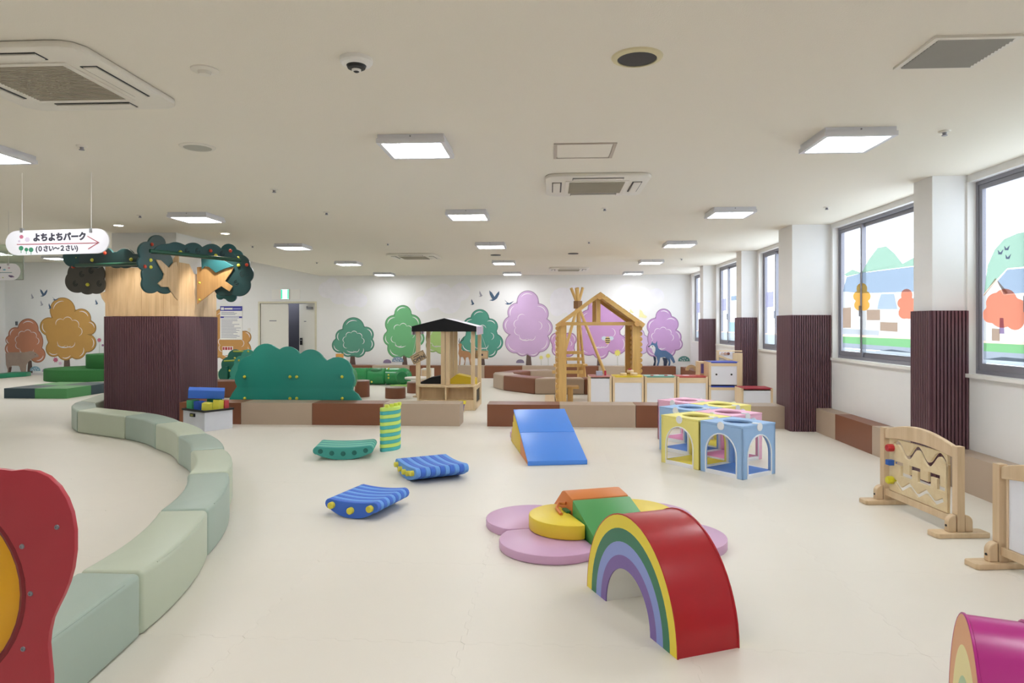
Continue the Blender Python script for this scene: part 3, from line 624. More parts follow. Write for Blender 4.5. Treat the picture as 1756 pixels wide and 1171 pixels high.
# ================================================================ WALL THINGS
EY = BACK-.06
a, c = at(465, 496, EY), at(513.5, 513, EY)
t = thing('exit_sign', 'wall mounted emergency exit sign with lit green square above door', 'sign', ((a.x+c.x)/2, BACK, c.z))
part('side_plate', bx(a.x, at(481, 500, EY).x, BACK-.02, BACK, c.z, a.z, .003), m_white, t, True); part('side_plate', bx(at(496, 500, EY).x, c.x, BACK-.02, BACK, c.z, a.z, .003), m_white, t, True)
l0, l1 = at(481.5, 500, EY).x, at(495.5, 500, EY).x
part('lamp_box', bx(l0, l1, BACK-.06, BACK, c.z-.01, a.z+.005, .004), mat('exit_case', '#cfd8d2', .5), t, True)
part('lit_panel', bx(l0+.01, l1-.01, BACK-.064, BACK-.06, c.z+.005, a.z-.005), mat('exit_white', '#f4fff8', .5, 0, emit='#d8fff0', es=1.2), t, True)
for q0, q1 in ((l0+.01, l0+.05), (l1-.045, l1-.01)): part('green_print', bx(q0, q1, BACK-.066, BACK-.064, c.z+.01, a.z-.01), mat('exit_green', '#2fc795', .5, 0, emit='#2fc795', es=.8), t, True)
PY = BACK-.012
a, c = at(377.5, 525, PY), at(415.5, 582.5, PY)
t = thing('notice_poster', 'tall white notice with blue headings on the back wall', 'poster', ((a.x+c.x)/2, BACK, c.z))
part('sheet', bx(a.x, c.x, BACK-.006-.012, BACK-.012, c.z, a.z), m_white, t, True)
mbp = mat('poster_blue', '#3a3a9c', .6)
def prow(x0, y0, x1, y1, m, nm, d=.002):
    u, v = at(x0, y0, PY), at(x1, y1, PY); return bx(u.x, v.x, BACK-.018-d, BACK-.018, v.z, u.z)
part('heading_band', prow(377.5, 525, 415.5, 533, 0, 0), mbp, t, True); part('heading_band', prow(378, 542.5, 415.3, 545.3, 0, 0), mbp, t, True)
part('heading_mark', prow(379, 527, 384, 531.5, 0, 0, .004), m_white, t, True); part('heading_line', prow(385, 528, 399, 530.8, 0, 0, .004), m_white, t, True); part('heading_line', prow(400, 528.7, 413, 530.2, 0, 0, .004), mat('poster_pale', '#b9b9e0', .6), t, True)
part('heading_line', prow(384, 543.2, 410, 544.6, 0, 0, .004), m_white, t, True)
ls = B(); random.seed(3)
for y in [535, 537, 539]+[547.5+2.05*i for i in range(16)]:
    u, v = at(379.5, y, PY), at(random.uniform(398, 413), y+.75, PY); box(ls, u.x, v.x, BACK-.0205, BACK-.018, v.z, u.z)
tag(part('text_lines', ls, mat('poster_text', '#8d8da8', .7), t, True), kind='stuff')
t = thing('notice_sheet', 'small white notice with red heading under the tall notice', 'poster', (at(389, 600, PY).x, BACK, at(389, 608, PY).z))
u, v = at(381.5, 594, PY), at(399.5, 609, PY); part('sheet', bx(u.x, v.x, BACK-.018, BACK-.012, v.z, u.z), m_white, t, True)
for i, (x0, x1) in enumerate(((382, 385), (386, 390), (391, 394), (395, 398))): part('red_heading', prow(x0, 595, x1, 600, 0, 0), mat('notice_red', '#b03a3e', .6), t, True)
for px, py, lb in ((28.5, 554.5, 'small grey wall switch plate above the salmon mural tree'), (427, 566, 'small white wall plate left of the door')):
    p = at(px, py, BACK); solo('wall_plate', bx(p.x-.035, p.x+.035, BACK-.012, BACK-.0005, p.z-.055, p.z+.055, .003), m_alu if px < 100 else m_plastic, lb, 'switch')
# ================================================================ TREE PILLAR
m_pine = wood('knotty_pine', '#ddbf98', 'z', .45, .80, .8)
m_leaf = mat('dark_teal_board', '#1f4a4c', .45, .08, 5); m_leaf2 = mat('deep_shaded_teal_board', '#17373a', .45, .08, 5)
m_knoby = mat('yellow_knob', '#d2cf4a', .35, .02); m_knobr = mat('red_knob', '#c8452f', .35, .02); m_pipe = mat('dark_green_pipe', '#1d4a3a', .3, .03)
PXL, PXR, PY0, PY1 = -6.55, -5.44, 9.70, 10.85
tp = thing('tree_pillar', 'wide pillar clad in plum slats and pine, dressed as a tree', 'pillar', ((PXL+PXR)/2, (PY0+PY1)/2, 0))
part('column_core', bx(PXL+.07, PXR-.06, PY0+.05, PY1-.05, 0, CEIL-.001), m_wall, tp, True)
part('cladding_board', bx(PXL, PXR, PY0, PY1, 0, 1.565), m_slat, tp, True)
tag(part('slat_cladding', slats(B(), PXL, PXR, PY0, PY1, 1.565, .026, 'flr'), m_slat, tp, True, 0), kind='stuff')
# pine boards above: each upright plank its own piece
def plank_row(A, Bp, z0f, z1f, n, t=.03):
    A, Bp = Vector(A+(0,)), Vector(Bp+(0,)); d = (Bp-A)/n; nrm = Vector((d.y, -d.x, 0)).normalized()
    for i in range(n):
        p, q = A+d*i+d*.006, A+d*(i+1)-d*.006; za, zb = z1f(i/n), z1f((i+1)/n)
        bm = extr(B(), [(p.x, p.y, z0f), (q.x, q.y, z0f), (q.x, q.y, zb), (p.x, p.y, za)], nrm*t); part('pine_plank', bev(bm, .003, 1), m_pine, tp, True)
plank_row((PXL, PY0+.03), (PXR, PY0+.03), 1.567, lambda s: 2.28+.25*(abs(s-.5)*2)**6, 10)
plank_row((PXR-.03, PY0+.03), (PXR-.03, PY1), 1.567, lambda s: 2.22 if .3 < s < .8 else 2.36, 8)
def pboard(pix, A, Bq, t_, m, name, parent=tp, bev_=.004):
    pts = [on(x, y, A, Bq) for x, y in pix]; d = Vector((Bq[0]-A[0], Bq[1]-A[1], 0)).normalized(); n = Vector((d.y, -d.x, 0))
    if n.dot(Vector((0, 0, EYE))-pts[0]) < 0: n = -n
    bm = extr(B(), [p-n*t_/2 for p in pts], n*t_); return part(name, bev(bm, bev_, 1, 60), m, parent, True)
def knob(px, py, A, Bq, m, r=.026, parent=tp, out=.02):
    p = on(px, py, A, Bq); v = (Vector((0, 0, EYE))-p).normalized(); p = p+v*(out+.012); return part('knob', ball(p, r), m, parent, True)
WA, WB = (PXR+.02, PY0), (PXR+.02, 8.7)              # wing board standing out toward the viewer
LA, LB = (-7.3, 9.66), (PXL, 9.66)                   # wing to the left
RA, RB = (PXR, 10.2), (-4.4, 10.2)                   # wing to the right
KA, KB = (-7.05, 9.5), (PXR, 8.86)                   # crest between left and front wing
QA, QB = (PXR+.05, 8.80), (-4.55, 10.12)             # crest between front and right wing
fw = pboard(blob([(268,418,15),(252,430,16),(249,450,14),(262,470,20),(258,487,16),(282,488,16),(275,450,20)], 90, (265,460)), WA, WB, .03, m_leaf, 'foliage_board')
lw = pboard(blob([(125,440,17),(138,470,22),(132,482,20),(160,470,20),(165,488,16),(150,490,15)], 90, (145,470)), LA, LB, .03, mat('downlit_umber_board', '#4a4740', .45, .25, 4), 'foliage_board')  # brownish cast of the downlight is put into this board's colour
pboard(blob([(125,441,17),(143,445,14),(155,446,12)], 60), (LA[0], LA[1]-.04), (LB[0], LB[1]-.04), .02, m_leaf, 'foliage_board')
pboard(blob([(150,445,14),(180,440,16),(215,443,17),(236,446,12),(165,446,14),(200,446,14)], 80, (192,447)), KA, KB, .03, m_leaf2, 'foliage_board')  # shade on this unlit crest is put into its near-black teal
pboard(blob([(282,440,22),(300,437,22),(330,436,20),(362,438,20),(385,446,18),(345,440,14),(315,440,14),(400,448,10)], 120, (335,432), lambda x: 434+(x-256)*.10), QA, QB, .03, m_leaf, 'foliage_board')
rw = pboard(blob([(410,455,19),(418,470,17),(410,488,20),(390,490,17),(380,495,12),(372,480,14),(398,470,24)], 90, (398,474)), RA, RB, .03, m_leaf2, 'foliage_board')
pboard(blob([(392,432,14),(405,440,12),(383,436,10)], 50), (PXR, 10.6), (-4.4, 10.6), .03, mat('teal_board', '#2f6a72', .4), 'foliage_board')
pboard(blob([(396,508,10),(378,507,7),(388,505,8)], 50), (PXR, 10.6), (-4.4, 10.6), .03, mat('teal_board', '#2f6a72', .4), 'foliage_board')
pboard([(267,445),(275,446),(289,459),(297,450),(302,449),(304,458),(304.5,515),(300,511),(288,492),(276,492),(270,486),(279,478),(281,470)], (PXR+.045, PY0), (PXR+.045, 8.7), .02, m_pine, 'branch_board')
pboard([(338,458),(352,457),(360,458),(369,467),(383,460),(401,458),(398,465),(386,482),(399,491),(394,500),(380,491),(370,497),(338,522)], (PXR, 10.165), (-4.4, 10.165), .02, wood('amber_pine', '#c79f6c', 'z', .4, .8), 'branch_board')
pboard([(180,500),(172,503),(175,512),(181,520)], (LA[0], 9.64), (LB[0], 9.64), .02, m_pine, 'branch_board')
pboard([(345,440),(384,447),(401,456),(385,461),(370,468),(359,458),(352,456),(346,462)], (PXR, 10.14), (-4.4, 10.14), .02, mat('teal_board', '#2f6a72', .4), 'foliage_board')
for a, b_, pa, pb in (((256, 431), (410, 447), WA, RA), ((131, 456), (240, 453), LA, WA)):
    A3 = on(*a, QA, QB) if a[0] > 200 else on(*a, KA, KB); B3 = on(*b_, QA, QB) if a[0] > 200 else on(*b_, KA, KB)
    v = Vector((0.05, -.07, 0)); part('rail', tube(B(), [A3+v, B3+v], .026, 12), m_pipe, tp, True)
for px, py, pa, pb, m in ((260,419,WA,WB,m_knobr),(248,457,WA,WB,m_knobr),(258,446,WA,WB,m_knoby),(258,458,WA,WB,m_knoby),(309,432,QA,QB,m_knoby),(361,430,QA,QB,m_knobr),(370,438,QA,QB,m_knoby),(395,430,QA,QB,m_knobr),(408,442,RA,RB,m_knoby),(409,455,RA,RB,m_knoby),(423,454,RA,RB,m_knobr),(150,488,LA,LB,m_knoby),(132,442,LA,LB,m_knoby),(125,457,LA,LB,m_knobr),(158,446,KA,KB,m_knoby),(225,445,KA,KB,m_knoby),(180,434,KA,KB,m_knobr)):
    knob(px, py, pa, pb, m)
for px, py in ((342,485),(342,514)): knob(px, py, (PXR, 10.15), (-4.4, 10.15), m_knoby, .018)
m_groove = mat('carved_line', '#0e2123', .7)
for px, py, pa, pb in ((140,470,LA,LB),(129,486,LA,LB),(156,464,LA,LB),(170,486,LA,LB),(249,448,WA,WB),(253,484,WA,WB),(321,430,QA,QB),(339,430,QA,QB),(381,435,QA,QB),(415,470,RA,RB),(405,485,RA,RB)):
    for rr in (4.6, 2.2):
        ring = [on(px+rr*.8*math.cos(a), py+rr*math.sin(a), pa, pb) for a in [2*PI*i/14 for i in range(12)]]; vv = (Vector((0, 0, EYE))-ring[0]).normalized()*.018
        part('carved_spiral', tube(B(), [p+vv for p in ring], .004, 5), m_groove, tp, True)

# ================================================================ GREEN SERPENT BENCH
m_sage, m_mint, m_lime = vinyl('sage_vinyl', '#a3b5a9'), vinyl('mint_vinyl', '#bfc9b4'), vinyl('moss_vinyl', '#9aa67a')
m_beige, m_brown = vinyl('beige_vinyl', '#b5a18d'), vinyl('brown_vinyl', '#804f36')
HB = .30
def seg(poly, m, label, h=HB, group='green serpent bench', b=.026):
    c = Vector((sum(p[0] for p in poly)/len(poly), sum(p[1] for p in poly)/len(poly)))
    poly = [Vector(p) for p in poly]; poly = [c+(Vector(p)-c)*(1-.004/max(.2, (Vector(p)-c).length)) for p in poly]
    bm = extr(B(), [(p.x, p.y, 0) for p in poly], (0, 0, h)); bev(bm, b, 4, 50)
    return solo('bench_segment', bm, m, label, 'bench', group)
def g2(px, py, z=HB): p = gp(px, py, z); return (p.x, p.y)
SL = [g2(*q) for q in ((133.5,979),(272,874.5),(321,812),(326,772),(304.7,747),(265.4,726.6),(213.4,713),(131.4,703.5))]
SR = [g2(*q) for q in ((243,981),(356.5,873.5),(392,808.6),(385,768.5),(354,742),(310,721.8),(253.5,707),(167,698))]
SL = [(SL[0][0]+.10, SL[0][1]-.95)]+SL; SR = [(SR[0][0]+.10, SR[0][1]-.95)]+SR
def mid(a, c, k): d = Vector((c[0]-a[0], c[1]-a[1])); n = Vector((d.y, -d.x)).normalized(); q = (Vector(a)+Vector(c))/2+n*k*d.length; return (q.x, q.y)
labs = [('sage green bench block at the near end, behind the red panel', m_sage), ('long mint bench block, second from the near end', m_mint), ('sage green bench block, third from the near end', m_sage), ('small mint bench block in the bend, fourth from the near end', m_mint), ('small sage green bench block where the bench turns left', m_sage), ('pale mint bench block before the plastic storage box', m_mint), ('sage green bench block in front of the plum pillar', m_sage), ('long mint bench block in front of the plum pillar', m_mint)]
for i, (lb, mm) in enumerate(labs):
    k = .045 if 1 <= i <= 6 else 0
    def qz(a, c, n=7):
        m_ = Vector(mid(a, c, k*2)); return [tuple(Vector(a)*(1-s)**2+m_*2*s*(1-s)+Vector(c)*s*s) for s in [j/n for j in range(n+1)]]
    so_ = seg(qz(SR[i], SR[i+1])+qz(SL[i], SL[i+1])[::-1], mm, lb)
    if i < 4:
        er = [Vector(q)+(Vector(w)-Vector(q)).normalized()*.010 for q, w in zip(qz(SR[i], SR[i+1]), qz(SL[i], SL[i+1]))]
        part('seam', tube(B(), [(q.x, q.y, HB-.0075) for q in er[1:-1]], .0035, 6), mm, so_, True)
I0, I1 = SL[8], SR[8]; J0, J1 = g2(137, 687), g2(163.5, 690.5)
seg([I1, I0, g2(122.5, 698), g2(122, 694.5), g2(127, 690.5), J0, J1], m_sage, 'sage green corner bench block left of the plum pillar')
K0, K1 = g2(181, 672.5), g2(205, 676)
seg([J1, J0, K0, K1], m_mint, 'mint bench block running back behind the plum pillar')

# ================================================================ BROWN AND BEIGE BENCHES
def bench(x0, x1, y0, y1, z, m, label, group, b=.055):
    return solo('bench_block', bx(x0+.003, x1-.003, y0, y1, 0, z, b, 4), m, label, 'bench', group)
FY, FD, FZ = 9.66, .42, .312
X = lambda px: at(px, 700, FY).x
G1 = 'bench row across the room'
for x0, x1, m, lb in ((-5.40, X(413), m_brown, 'brown bench block behind the storage box, under the teal bush'), (X(413), X(535), m_beige, 'beige bench block under the left of the large teal bush board'), (X(535), X(657), m_brown, 'brown bench block between two beige ones, left of the striped tower'), (X(657), X(788.5), m_beige, 'beige bench block in front of the market stall'), (X(835), X(960), m_brown, 'brown bench block just right of the gap in the row'), (X(960), X(1090.5), m_beige, 'beige bench block in front of the log house'), (X(1090.5), X(1090.5)+1.05, m_brown, 'brown bench block mostly hidden behind the play cubes'), (X(1090.5)+1.05, 3.245, m_beige, 'beige bench block ending at the large plum column')):
    bench(x0, x1, FY, FY+FD, FZ, m, lb, G1)
G2 = 'benches along the window wall'
rb = [9.43, 8.80, 7.82, 6.76]
for y1, y0, m, lb in ((9.43, 8.80, m_beige, 'short beige bench block by the large plum column'), (8.80, 7.82, m_brown, 'brown bench block under the second window'), (7.82, 6.77, m_beige, 'beige bench block under the second window, behind the wooden panel'), (6.40, 5.32, m_beige, 'beige bench block under the nearest window'), (5.32, 4.25, m_brown, 'brown bench block hidden by the right picture edge')):
    solo('bench_block', bx(3.575, WIN-.004, y0+.004, y1-.004, 0, .32, .04, 4), m, lb, 'bench', G2)
# benches along the back wall
xb = at(702, 630, 18.28).x; G3 = 'benches along the mural wall'
nm = ['far left of the door side', 'by the green caterpillar', 'left of the stall', 'behind the stall posts', 'behind the stall', 'under the pink mural tree', 'left of the tipi', 'behind the tipi', 'behind the log house', 'under the wolf mural']
xs = [xb+1.018*i for i in range(-3, 8)]
for i in range(-3, 8):
    x0 = xb+1.018*i; x1 = x0+1.018
    if x1 > at(1171, 630, 18.28).x: x1 = at(1171, 630, 18.28).x
    if x1-x0 < .2: continue
    bench(x0, x1, 18.28, BACK-.03, .33, m_brown if i % 2 == 0 else m_beige, '%s bench block at the mural wall, number %s from the right end' % ('brown' if i % 2 == 0 else 'beige', ['first','second','third','fourth','fifth','sixth','seventh','eighth','ninth','tenth','eleventh'][7-i]), G3)
for i, (y0, y1, m) in enumerate(((17.3, 18.2, m_brown), (16.4, 17.3, m_brown))):
    solo('bench_block', bx(3.42, WIN-.01, y0, y1, 0, .33, .03, 3), m, ('brown bench block in the far right corner', 'brown bench block beside the farthest plum column')[i], 'bench', G2)
for i, (y, r_) in enumerate(((16.7, .11), (16.55, .10))):
    bm = B(); k = []; c_ = (3.5+.0, y, .331)
    prof = [(c_[0]-.12+.14*i, y, .331)]; ring = [(.5+.0, 0)]
    po = [(r_*1.25*math.cos(a), r_*1.25*math.sin(a)) for a in [PI*j/12 for j in range(13)]]+[(r_*.6*math.cos(a), r_*.6*math.sin(a)) for a in [PI-PI*j/12 for j in range(13)]]
    extr(bm, [(3.50+.2*i-.1+x, y, .332+z) for x, z in po], (0, .06, 0))
    solo('arch_block', bm, wood('toy_beech', '#dcb98f', 'x'), ('curved beech arch toy on the far corner bench', 'second curved beech arch toy on the far corner bench')[i], 'toy')

# ring of benches in the middle distance
G4 = 'bench ring around the tipi'
RO = [(-.10, 17.05), (-.85, 16.72), (-1.31, 15.95), (-1.31, 15.55), (-1.04, 14.93), (-.33, 14.12), (.70, 14.12), (1.45, 14.3)]
cen = Vector((.55, 15.75))
def inn(p, w=.46): v = cen-Vector(p); q = Vector(p)+v.normalized()*w; return (q.x, q.y)
for i, (m, lb) in enumerate(((m_beige, 'beige ring bench block at the back of the bench ring'), (m_brown, 'brown ring bench block at the back left of the bench ring'), (m_beige, 'small beige ring bench block at the left corner'), (m_beige, 'beige ring bench block at the left end, seen edge on'), (m_brown, 'brown ring bench block at the front left of the bench ring'), (m_beige, 'long beige ring bench block left of the log house post'), (m_brown, 'brown ring bench block behind the log house post'))):
    a, c = RO[i], RO[i+1]; seg([a, c, inn(c), inn(a)], m, lb, .33, G4)

# other seats in the middle distance
def stool(cx, cy, rx, ry, h, lb, rz=0):
    n = 36; top = vinyl('stool_top_taupe', '#a08a80')
    bm = extr(B(), [(rx*math.cos(2*PI*i/n), ry*math.sin(2*PI*i/n), 0) for i in range(n)], (0, 0, h-.02)); t = thing('round_stool', lb, 'stool', (cx, cy, 0), rz, 'brown round stools')
    part('side', bm, m_brown, t); bm = extr(B(), [(rx*math.cos(2*PI*i/n), ry*math.sin(2*PI*i/n), h-.02) for i in range(n)], (0, 0, .02)); part('top', bev(bm, .008, 2, 50), top, t)
stool(-3.05, 13.3, .2, .2, .215, 'low round brown stool in front, by the striped tower')
stool(-2.85, 14.35, .19, .19, .235, 'low round brown stool behind the front one')
p = gp(616, 682); stool(p.x-.02, p.y+.2, .17, .17, .33, 'tall round brown stool behind the right end of the bush board')
p = gp(380, 682); seg([(p.x-1.0, p.y), (p.x+.35, p.y), (p.x+.35, p.y+.45), (p.x-1.0, p.y+.45)], m_brown, 'brown bench block between the pillar and the bush board', .33, 'benches by the second bush')
p = gp(380, 659.5); seg([(p.x-.9, p.y), (p.x+.9, p.y), (p.x+.9, p.y+.45), (p.x-.9, p.y+.45)], m_mint, 'mint bench block far behind the pillar by the second bush', .33, 'benches by the second bush')
# ================================================================ BUSH BOARDS
m_bush = mat('teal_bush_board', '#228c7e', .4, .04, 3); m_bushd = mat('dark_teal_bush', '#1c6a58', .4, .04, 3); m_bush3 = mat('bright_teal_bush', '#3fa392', .4, .04, 3)
BY = 10.22
def yboard(pix, Y, t_, m, name, parent, b=.005):
    pts = [at(x, y, Y) for x, y in pix]; pts = [Vector((p.x, p.y, max(p.z, .0))) for p in pts]
    bm = extr(B(), pts, (0, t_, 0)); return part(name, bev(bm, b, 2, 60), m, parent, True)
t = thing('bush_panel', 'large teal bush shaped board with yellow knobs behind the bench', 'play panel', (at(506, 700, BY).x, BY, 0))
cir = [(456,614,25),(493,616,22),(532,622,23),(578,637,25),(432,634,25),(424,650,22),(470,640,40),(530,645,40),(575,650,28),(585,652,22)]
up = [p for p in blob(cir, 120, (510,668)) if p[1] < 666]
up.sort(key=lambda p: math.atan2(p[1]-668, p[0]-510))
pix = up+[(603,668),(612,675),(618,684),(621,696),(621,724),(390,724),(390,696),(393,684),(398,674),(404,666)]
# keep the outline in order around its centre
pix.sort(key=lambda p: math.atan2(p[1]-668, p[0]-510))
yboard(pix, BY, .03, m_bush, 'bush_board', t)
yboard([(x+2, y+1) for x, y in pix], BY+.45, .03, m_bush3, 'bush_board', t)
for x, y in ((420,646),(498,646),(509.5,646),(587,646),(420.5,683),(498,683),(509.5,683),(587.5,683)):
    p = at(x, y, BY); part('knob', ball((p.x, BY-.02, p.z), .024), m_knoby, t, True)
for x, y in ((420,646),(504,646),(587,646)): p = at(x, y, BY); part('tie_rod', tube(B(), [(p.x, BY+.03, p.z), (p.x, BY+.45, p.z)], .015, 8), m_knoby, t, True)
t = thing('bush_panel', 'darker bush shaped climbing boards with yellow rods, by the pillar', 'play panel', (at(405, 660, 14.6).x, 14.6, 0))
c2 = [(403,612,13),(418,612,12),(392,625,13),(388,642,14),(400,640,20),(412,630,20)]
yboard([p for p in blob(c2, 80, (402,640))], 15.05, .03, m_bushd, 'bush_board', t)
pp = [p for p in blob([(425,611,12),(413,622,12),(408,640,14),(400,655,10),(420,640,24),(440,630,24)], 80, (420,640))]
yboard(pp, 14.55, .03, m_bush3, 'bush_board', t)
for a, c in ((at(400, 602.5, 14.8), at(422, 602.5, 14.8)), (at(384, 619, 14.8), at(407, 618, 14.8))): part('rod', tube(B(), [a, c], .018, 8), mat('lime_rod', '#a7b83a', .4), t, True)
for x, y in ((425.5,602.5),(402.5,614),(393.5,635.5),(409.5,618)): p = at(x, y, 14.54); part('knob', ball(p, .022), m_knoby, t, True)
lg = B(); q = at(404, 640, 15.0)
for dx in (-.25, .05): box(lg, q.x+dx, q.x+dx+.06, 15.0, 15.05, 0, .5)
part('foot_post', lg, m_bushd, t, True); lg = B(); q = at(425, 640, 14.6); box(lg, q.x-.1, q.x+.1, 14.58, 14.63, 0, .5); part('foot_post', lg, m_bush3, t, True)

# ================================================================ STORAGE BOX WITH FOAM BLOCKS
C0, C1, C2 = gp(350.5, 740.5), gp(401, 733.5), gp(297, 727)
e1 = (C1-C0).normalized(); e2 = Vector((-e1.y, e1.x, 0)); L1, L2, BH = .42, .52, .27
t = thing('storage_box', 'clear plastic storage box with black rim beside the plum pillar', 'box', C0, math.atan2(e1.y, e1.x))
m_tub = mat('milky_plastic', '#d9dbe4', .25, .05, 8); wl = B(); th_ = .008
box(wl, 0, L1, 0, th_, 0, BH); box(wl, 0, L1, L2-th_, L2, 0, BH); box(wl, 0, th_, th_, L2-th_, 0, BH); box(wl, L1-th_, L1, th_, L2-th_, 0, BH); box(wl, th_, L1-th_, th_, L2-th_, 0, .01)
part('tub', bev(wl, .003, 1), m_tub, t)
rm = B(); q = .014
for a in ((-q, L1+q, -q, .016), (-q, L1+q, L2-.016, L2+q), (-q, .016, .016, L2-.016), (L1-.016, L1+q, .016, L2-.016)): box(rm, *a, BH-.012, BH+.014)
part('rim', rm, m_dark, t)
part('handle', bx(-.022, 0, L2*.42, L2*.62, BH-.085, BH-.04, .006), m_dark, t); part('handle_sticker', bx(-.025, -.022, L2*.46, L2*.58, BH-.075, BH-.05), mat('sticker_olive', '#8a8a3a', .6), t)
fb = {'blue': '#3f74d6', 'green': '#4aa87a', 'yellow': '#e6df58', 'red': '#c2434c', 'dblue': '#2f5cc0'}
def block(lx, ly, lz, sx, sy, sz, rx, ry, rz, c, lb, wedge=False):
    bm = bx(-sx/2, sx/2, -sy/2, sy/2, -sz/2, sz/2, .006, 1) if not wedge else bev(extr(B(), [(-sx/2, -sy/2, -sz/2), (sx/2, -sy/2, -sz/2), (0, -sy/2, sz/2)], (0, sy, 0)), .005, 1)
    M_ = Matrix.Translation(C0) @ Matrix.Rotation(math.atan2(e1.y, e1.x), 4, 'Z') @ Matrix.Translation((lx, ly, lz)) @ Matrix.Rotation(rz, 4, 'Z') @ Matrix.Rotation(ry, 4, 'Y') @ Matrix.Rotation(rx, 4, 'X')
    xf(bm, M_); return solo('foam_block', bm, mat('foam_'+c, fb[c], .6, .03), lb, 'toy block', 'foam blocks in the storage box')
ZB = .012
def tall(lx, ly, sx, sy, top, rz, c, lb, rx=0, ry=0): return block(lx, ly, (ZB+top)/2, sx, sy, top-ZB, rx, ry, rz, c, lb)
tall(.090, .430, .12, .11, .395, .15, 'green', 'green foam block at the left end of the heap')
tall(.115, .295, .12, .11, .385, .1, 'dblue', 'dark blue foam block under the long blue one')
tall(.112, .135, .105, .105, .375, .62, 'yellow', 'yellow foam block at the front of the heap', .10, -.10)
tall(.255, .100, .10, .10, .40, .35, 'yellow', 'second yellow foam block, right of the front one', 0, .12)
tall(.365, .110, .06, .12, .385, 0, 'red', 'red foam block at the right of the heap')
tall(.335, .300, .12, .17, .405, .12, 'green', 'green foam block at the right end of the heap')
block(.215, .300, .490, .46, .14, .115, .25, .06, -.60, 'blue', 'long blue foam block lying on top of the heap')

# ================================================================ ROCKERS
def rocker_prof(L=.62, d=.15, n=14):
    top = [(L*(i/n-.5), d*.90+d*.10*(abs(i/n-.5)*2)**2) for i in range(n+1)]
    bot = [(L*(.5-i/n), d*.42*(abs(.5-i/n)*2)**2.2) for i in range(n+1)]
    # rounded ends
    r = (top[-1][1]-bot[0][1])/2; cy = (top[-1][1]+bot[0][1])/2
    e = [(L/2+r*math.cos(a), cy+r*math.sin(a)) for a in (PI/3, PI/6, 0, -PI/6, -PI/3)]
    f = [(-L/2-r*math.cos(a), cy+r*math.sin(a)) for a in (-PI/3, -PI/6, 0, PI/6, PI/3)]
    return top+e+bot+f
def rocker(name, label, loc, ang, L, D, n, cols, pegs, pegcol, hole=False, d=.15, upright=False, up_rot=0):
    t = thing(name, label, 'rocker toy', loc, ang, 'foam rockers'); pr_ = rocker_prof(L, d); w = D/n
    for i in range(n):
        bm = extr(B(), [(x, i*w+.0008, z) for x, z in pr_], (0, w-.0016, 0)); bev(bm, .004, 1, 60)
        if upright: xf(bm, Matrix.Rotation(PI/2, 4, 'X'))
        part('foam_layer', bm, cols[i % len(cols)], t)
    for j in range(pegs):
        s = (j/(pegs-1)-.5); x = s*L*.86; z = d*.46+d*.20*(abs(s)*2)**2
        if hole:
            part('peg_hole', xf(lathe(B(), [(.026, 0), (.026, .003), (.021, .003), (.018, .0016), (0, .0016)], n=16), Matrix.Translation((x, .001, z)) @ Matrix.Rotation(PI/2, 4, 'X')), mat('hole_teal', '#1f6a62', .6), t)
        else:
            bm = xf(lathe(B(), [(.025, 0), (.025, .03), (.021, .034), (0, .034)], n=18), Matrix.Translation((x, .001, z)) @ Matrix.Rotation(PI/2, 4, 'X'))
            if upright: xf(bm, Matrix.Rotation(PI/2, 4, 'X'))
            part('peg', bm, pegcol, t)
    return t
m_b1, m_b2 = mat('royal_blue_foam', '#3f70d6', .6, .04), mat('sky_blue_foam', '#6aa2ea', .6, .04); m_t1, m_t2 = mat('teal_foam', '#3f9c92', .6, .04), mat('aqua_foam', '#74c2ac', .6, .04); m_l1, m_l2 = mat('lime_foam', '#d2ee78', .6, .04), mat('turquoise_foam', '#52bcbc', .6, .04)
m_peg = mat('yellow_peg', '#e2d64a', .5, .03)
def face_at(pl, pr_, z=.1):
    a, c = gp(*pl, z), gp(*pr_, z); d = c-a; return Vector(((a.x+c.x)/2, (a.y+c.y)/2, 0)), math.atan2(d.y, d.x), d.length
c_, a_, l_ = face_at((536,772),(640,770), .11); rocker('foam_rocker', 'teal foam rocker with five peg holes', (c_.x, c_.y, 0), a_, .55, .46, 7, [m_t1, m_t2], 5, m_peg, True, .145)
c_, a_, l_ = face_at((556,862),(650,871), .10); rocker('foam_rocker', 'blue striped foam rocker with three yellow pegs', (c_.x, c_.y, 0), a_, .38, .50, 11, [m_b1, m_b2], 3, m_peg, False, .135)
c_, a_, l_ = face_at((674,791),(718,816), .10); rocker('foam_rocker', 'blue striped foam rocker with five yellow pegs', (c_.x, c_.y, 0), a_, .52, .52, 11, [m_b2, m_b1], 5, m_peg, False, .145)
# the fourth one stands on end
t = thing('foam_rocker', 'lime and turquoise striped foam rocker standing on end', 'rocker toy', (gp(672, 772).x, gp(672, 772).y+.05, 0), math.radians(70), 'foam rockers')
wav = [(x, z-.06) for x, z in rocker_prof(.30, .13)]; n = 12; hh_ = .50/n
for i in range(n): part('foam_layer', bev(extr(B(), [(x, z, i*hh_+.0008) for x, z in wav], (0, 0, hh_-.0016)), .004, 1, 60), m_l2 if i % 2 == 0 else m_l1, t)
for x in (-.13, -.04, .05, .13): part('peg', lathe(B(), [(.026, .5), (.026, .53), (.022, .534), (0, .534)], (x, -.01+.4*x*x, 0), n=16), mat('lime_peg', '#dbe65a', .5), t)

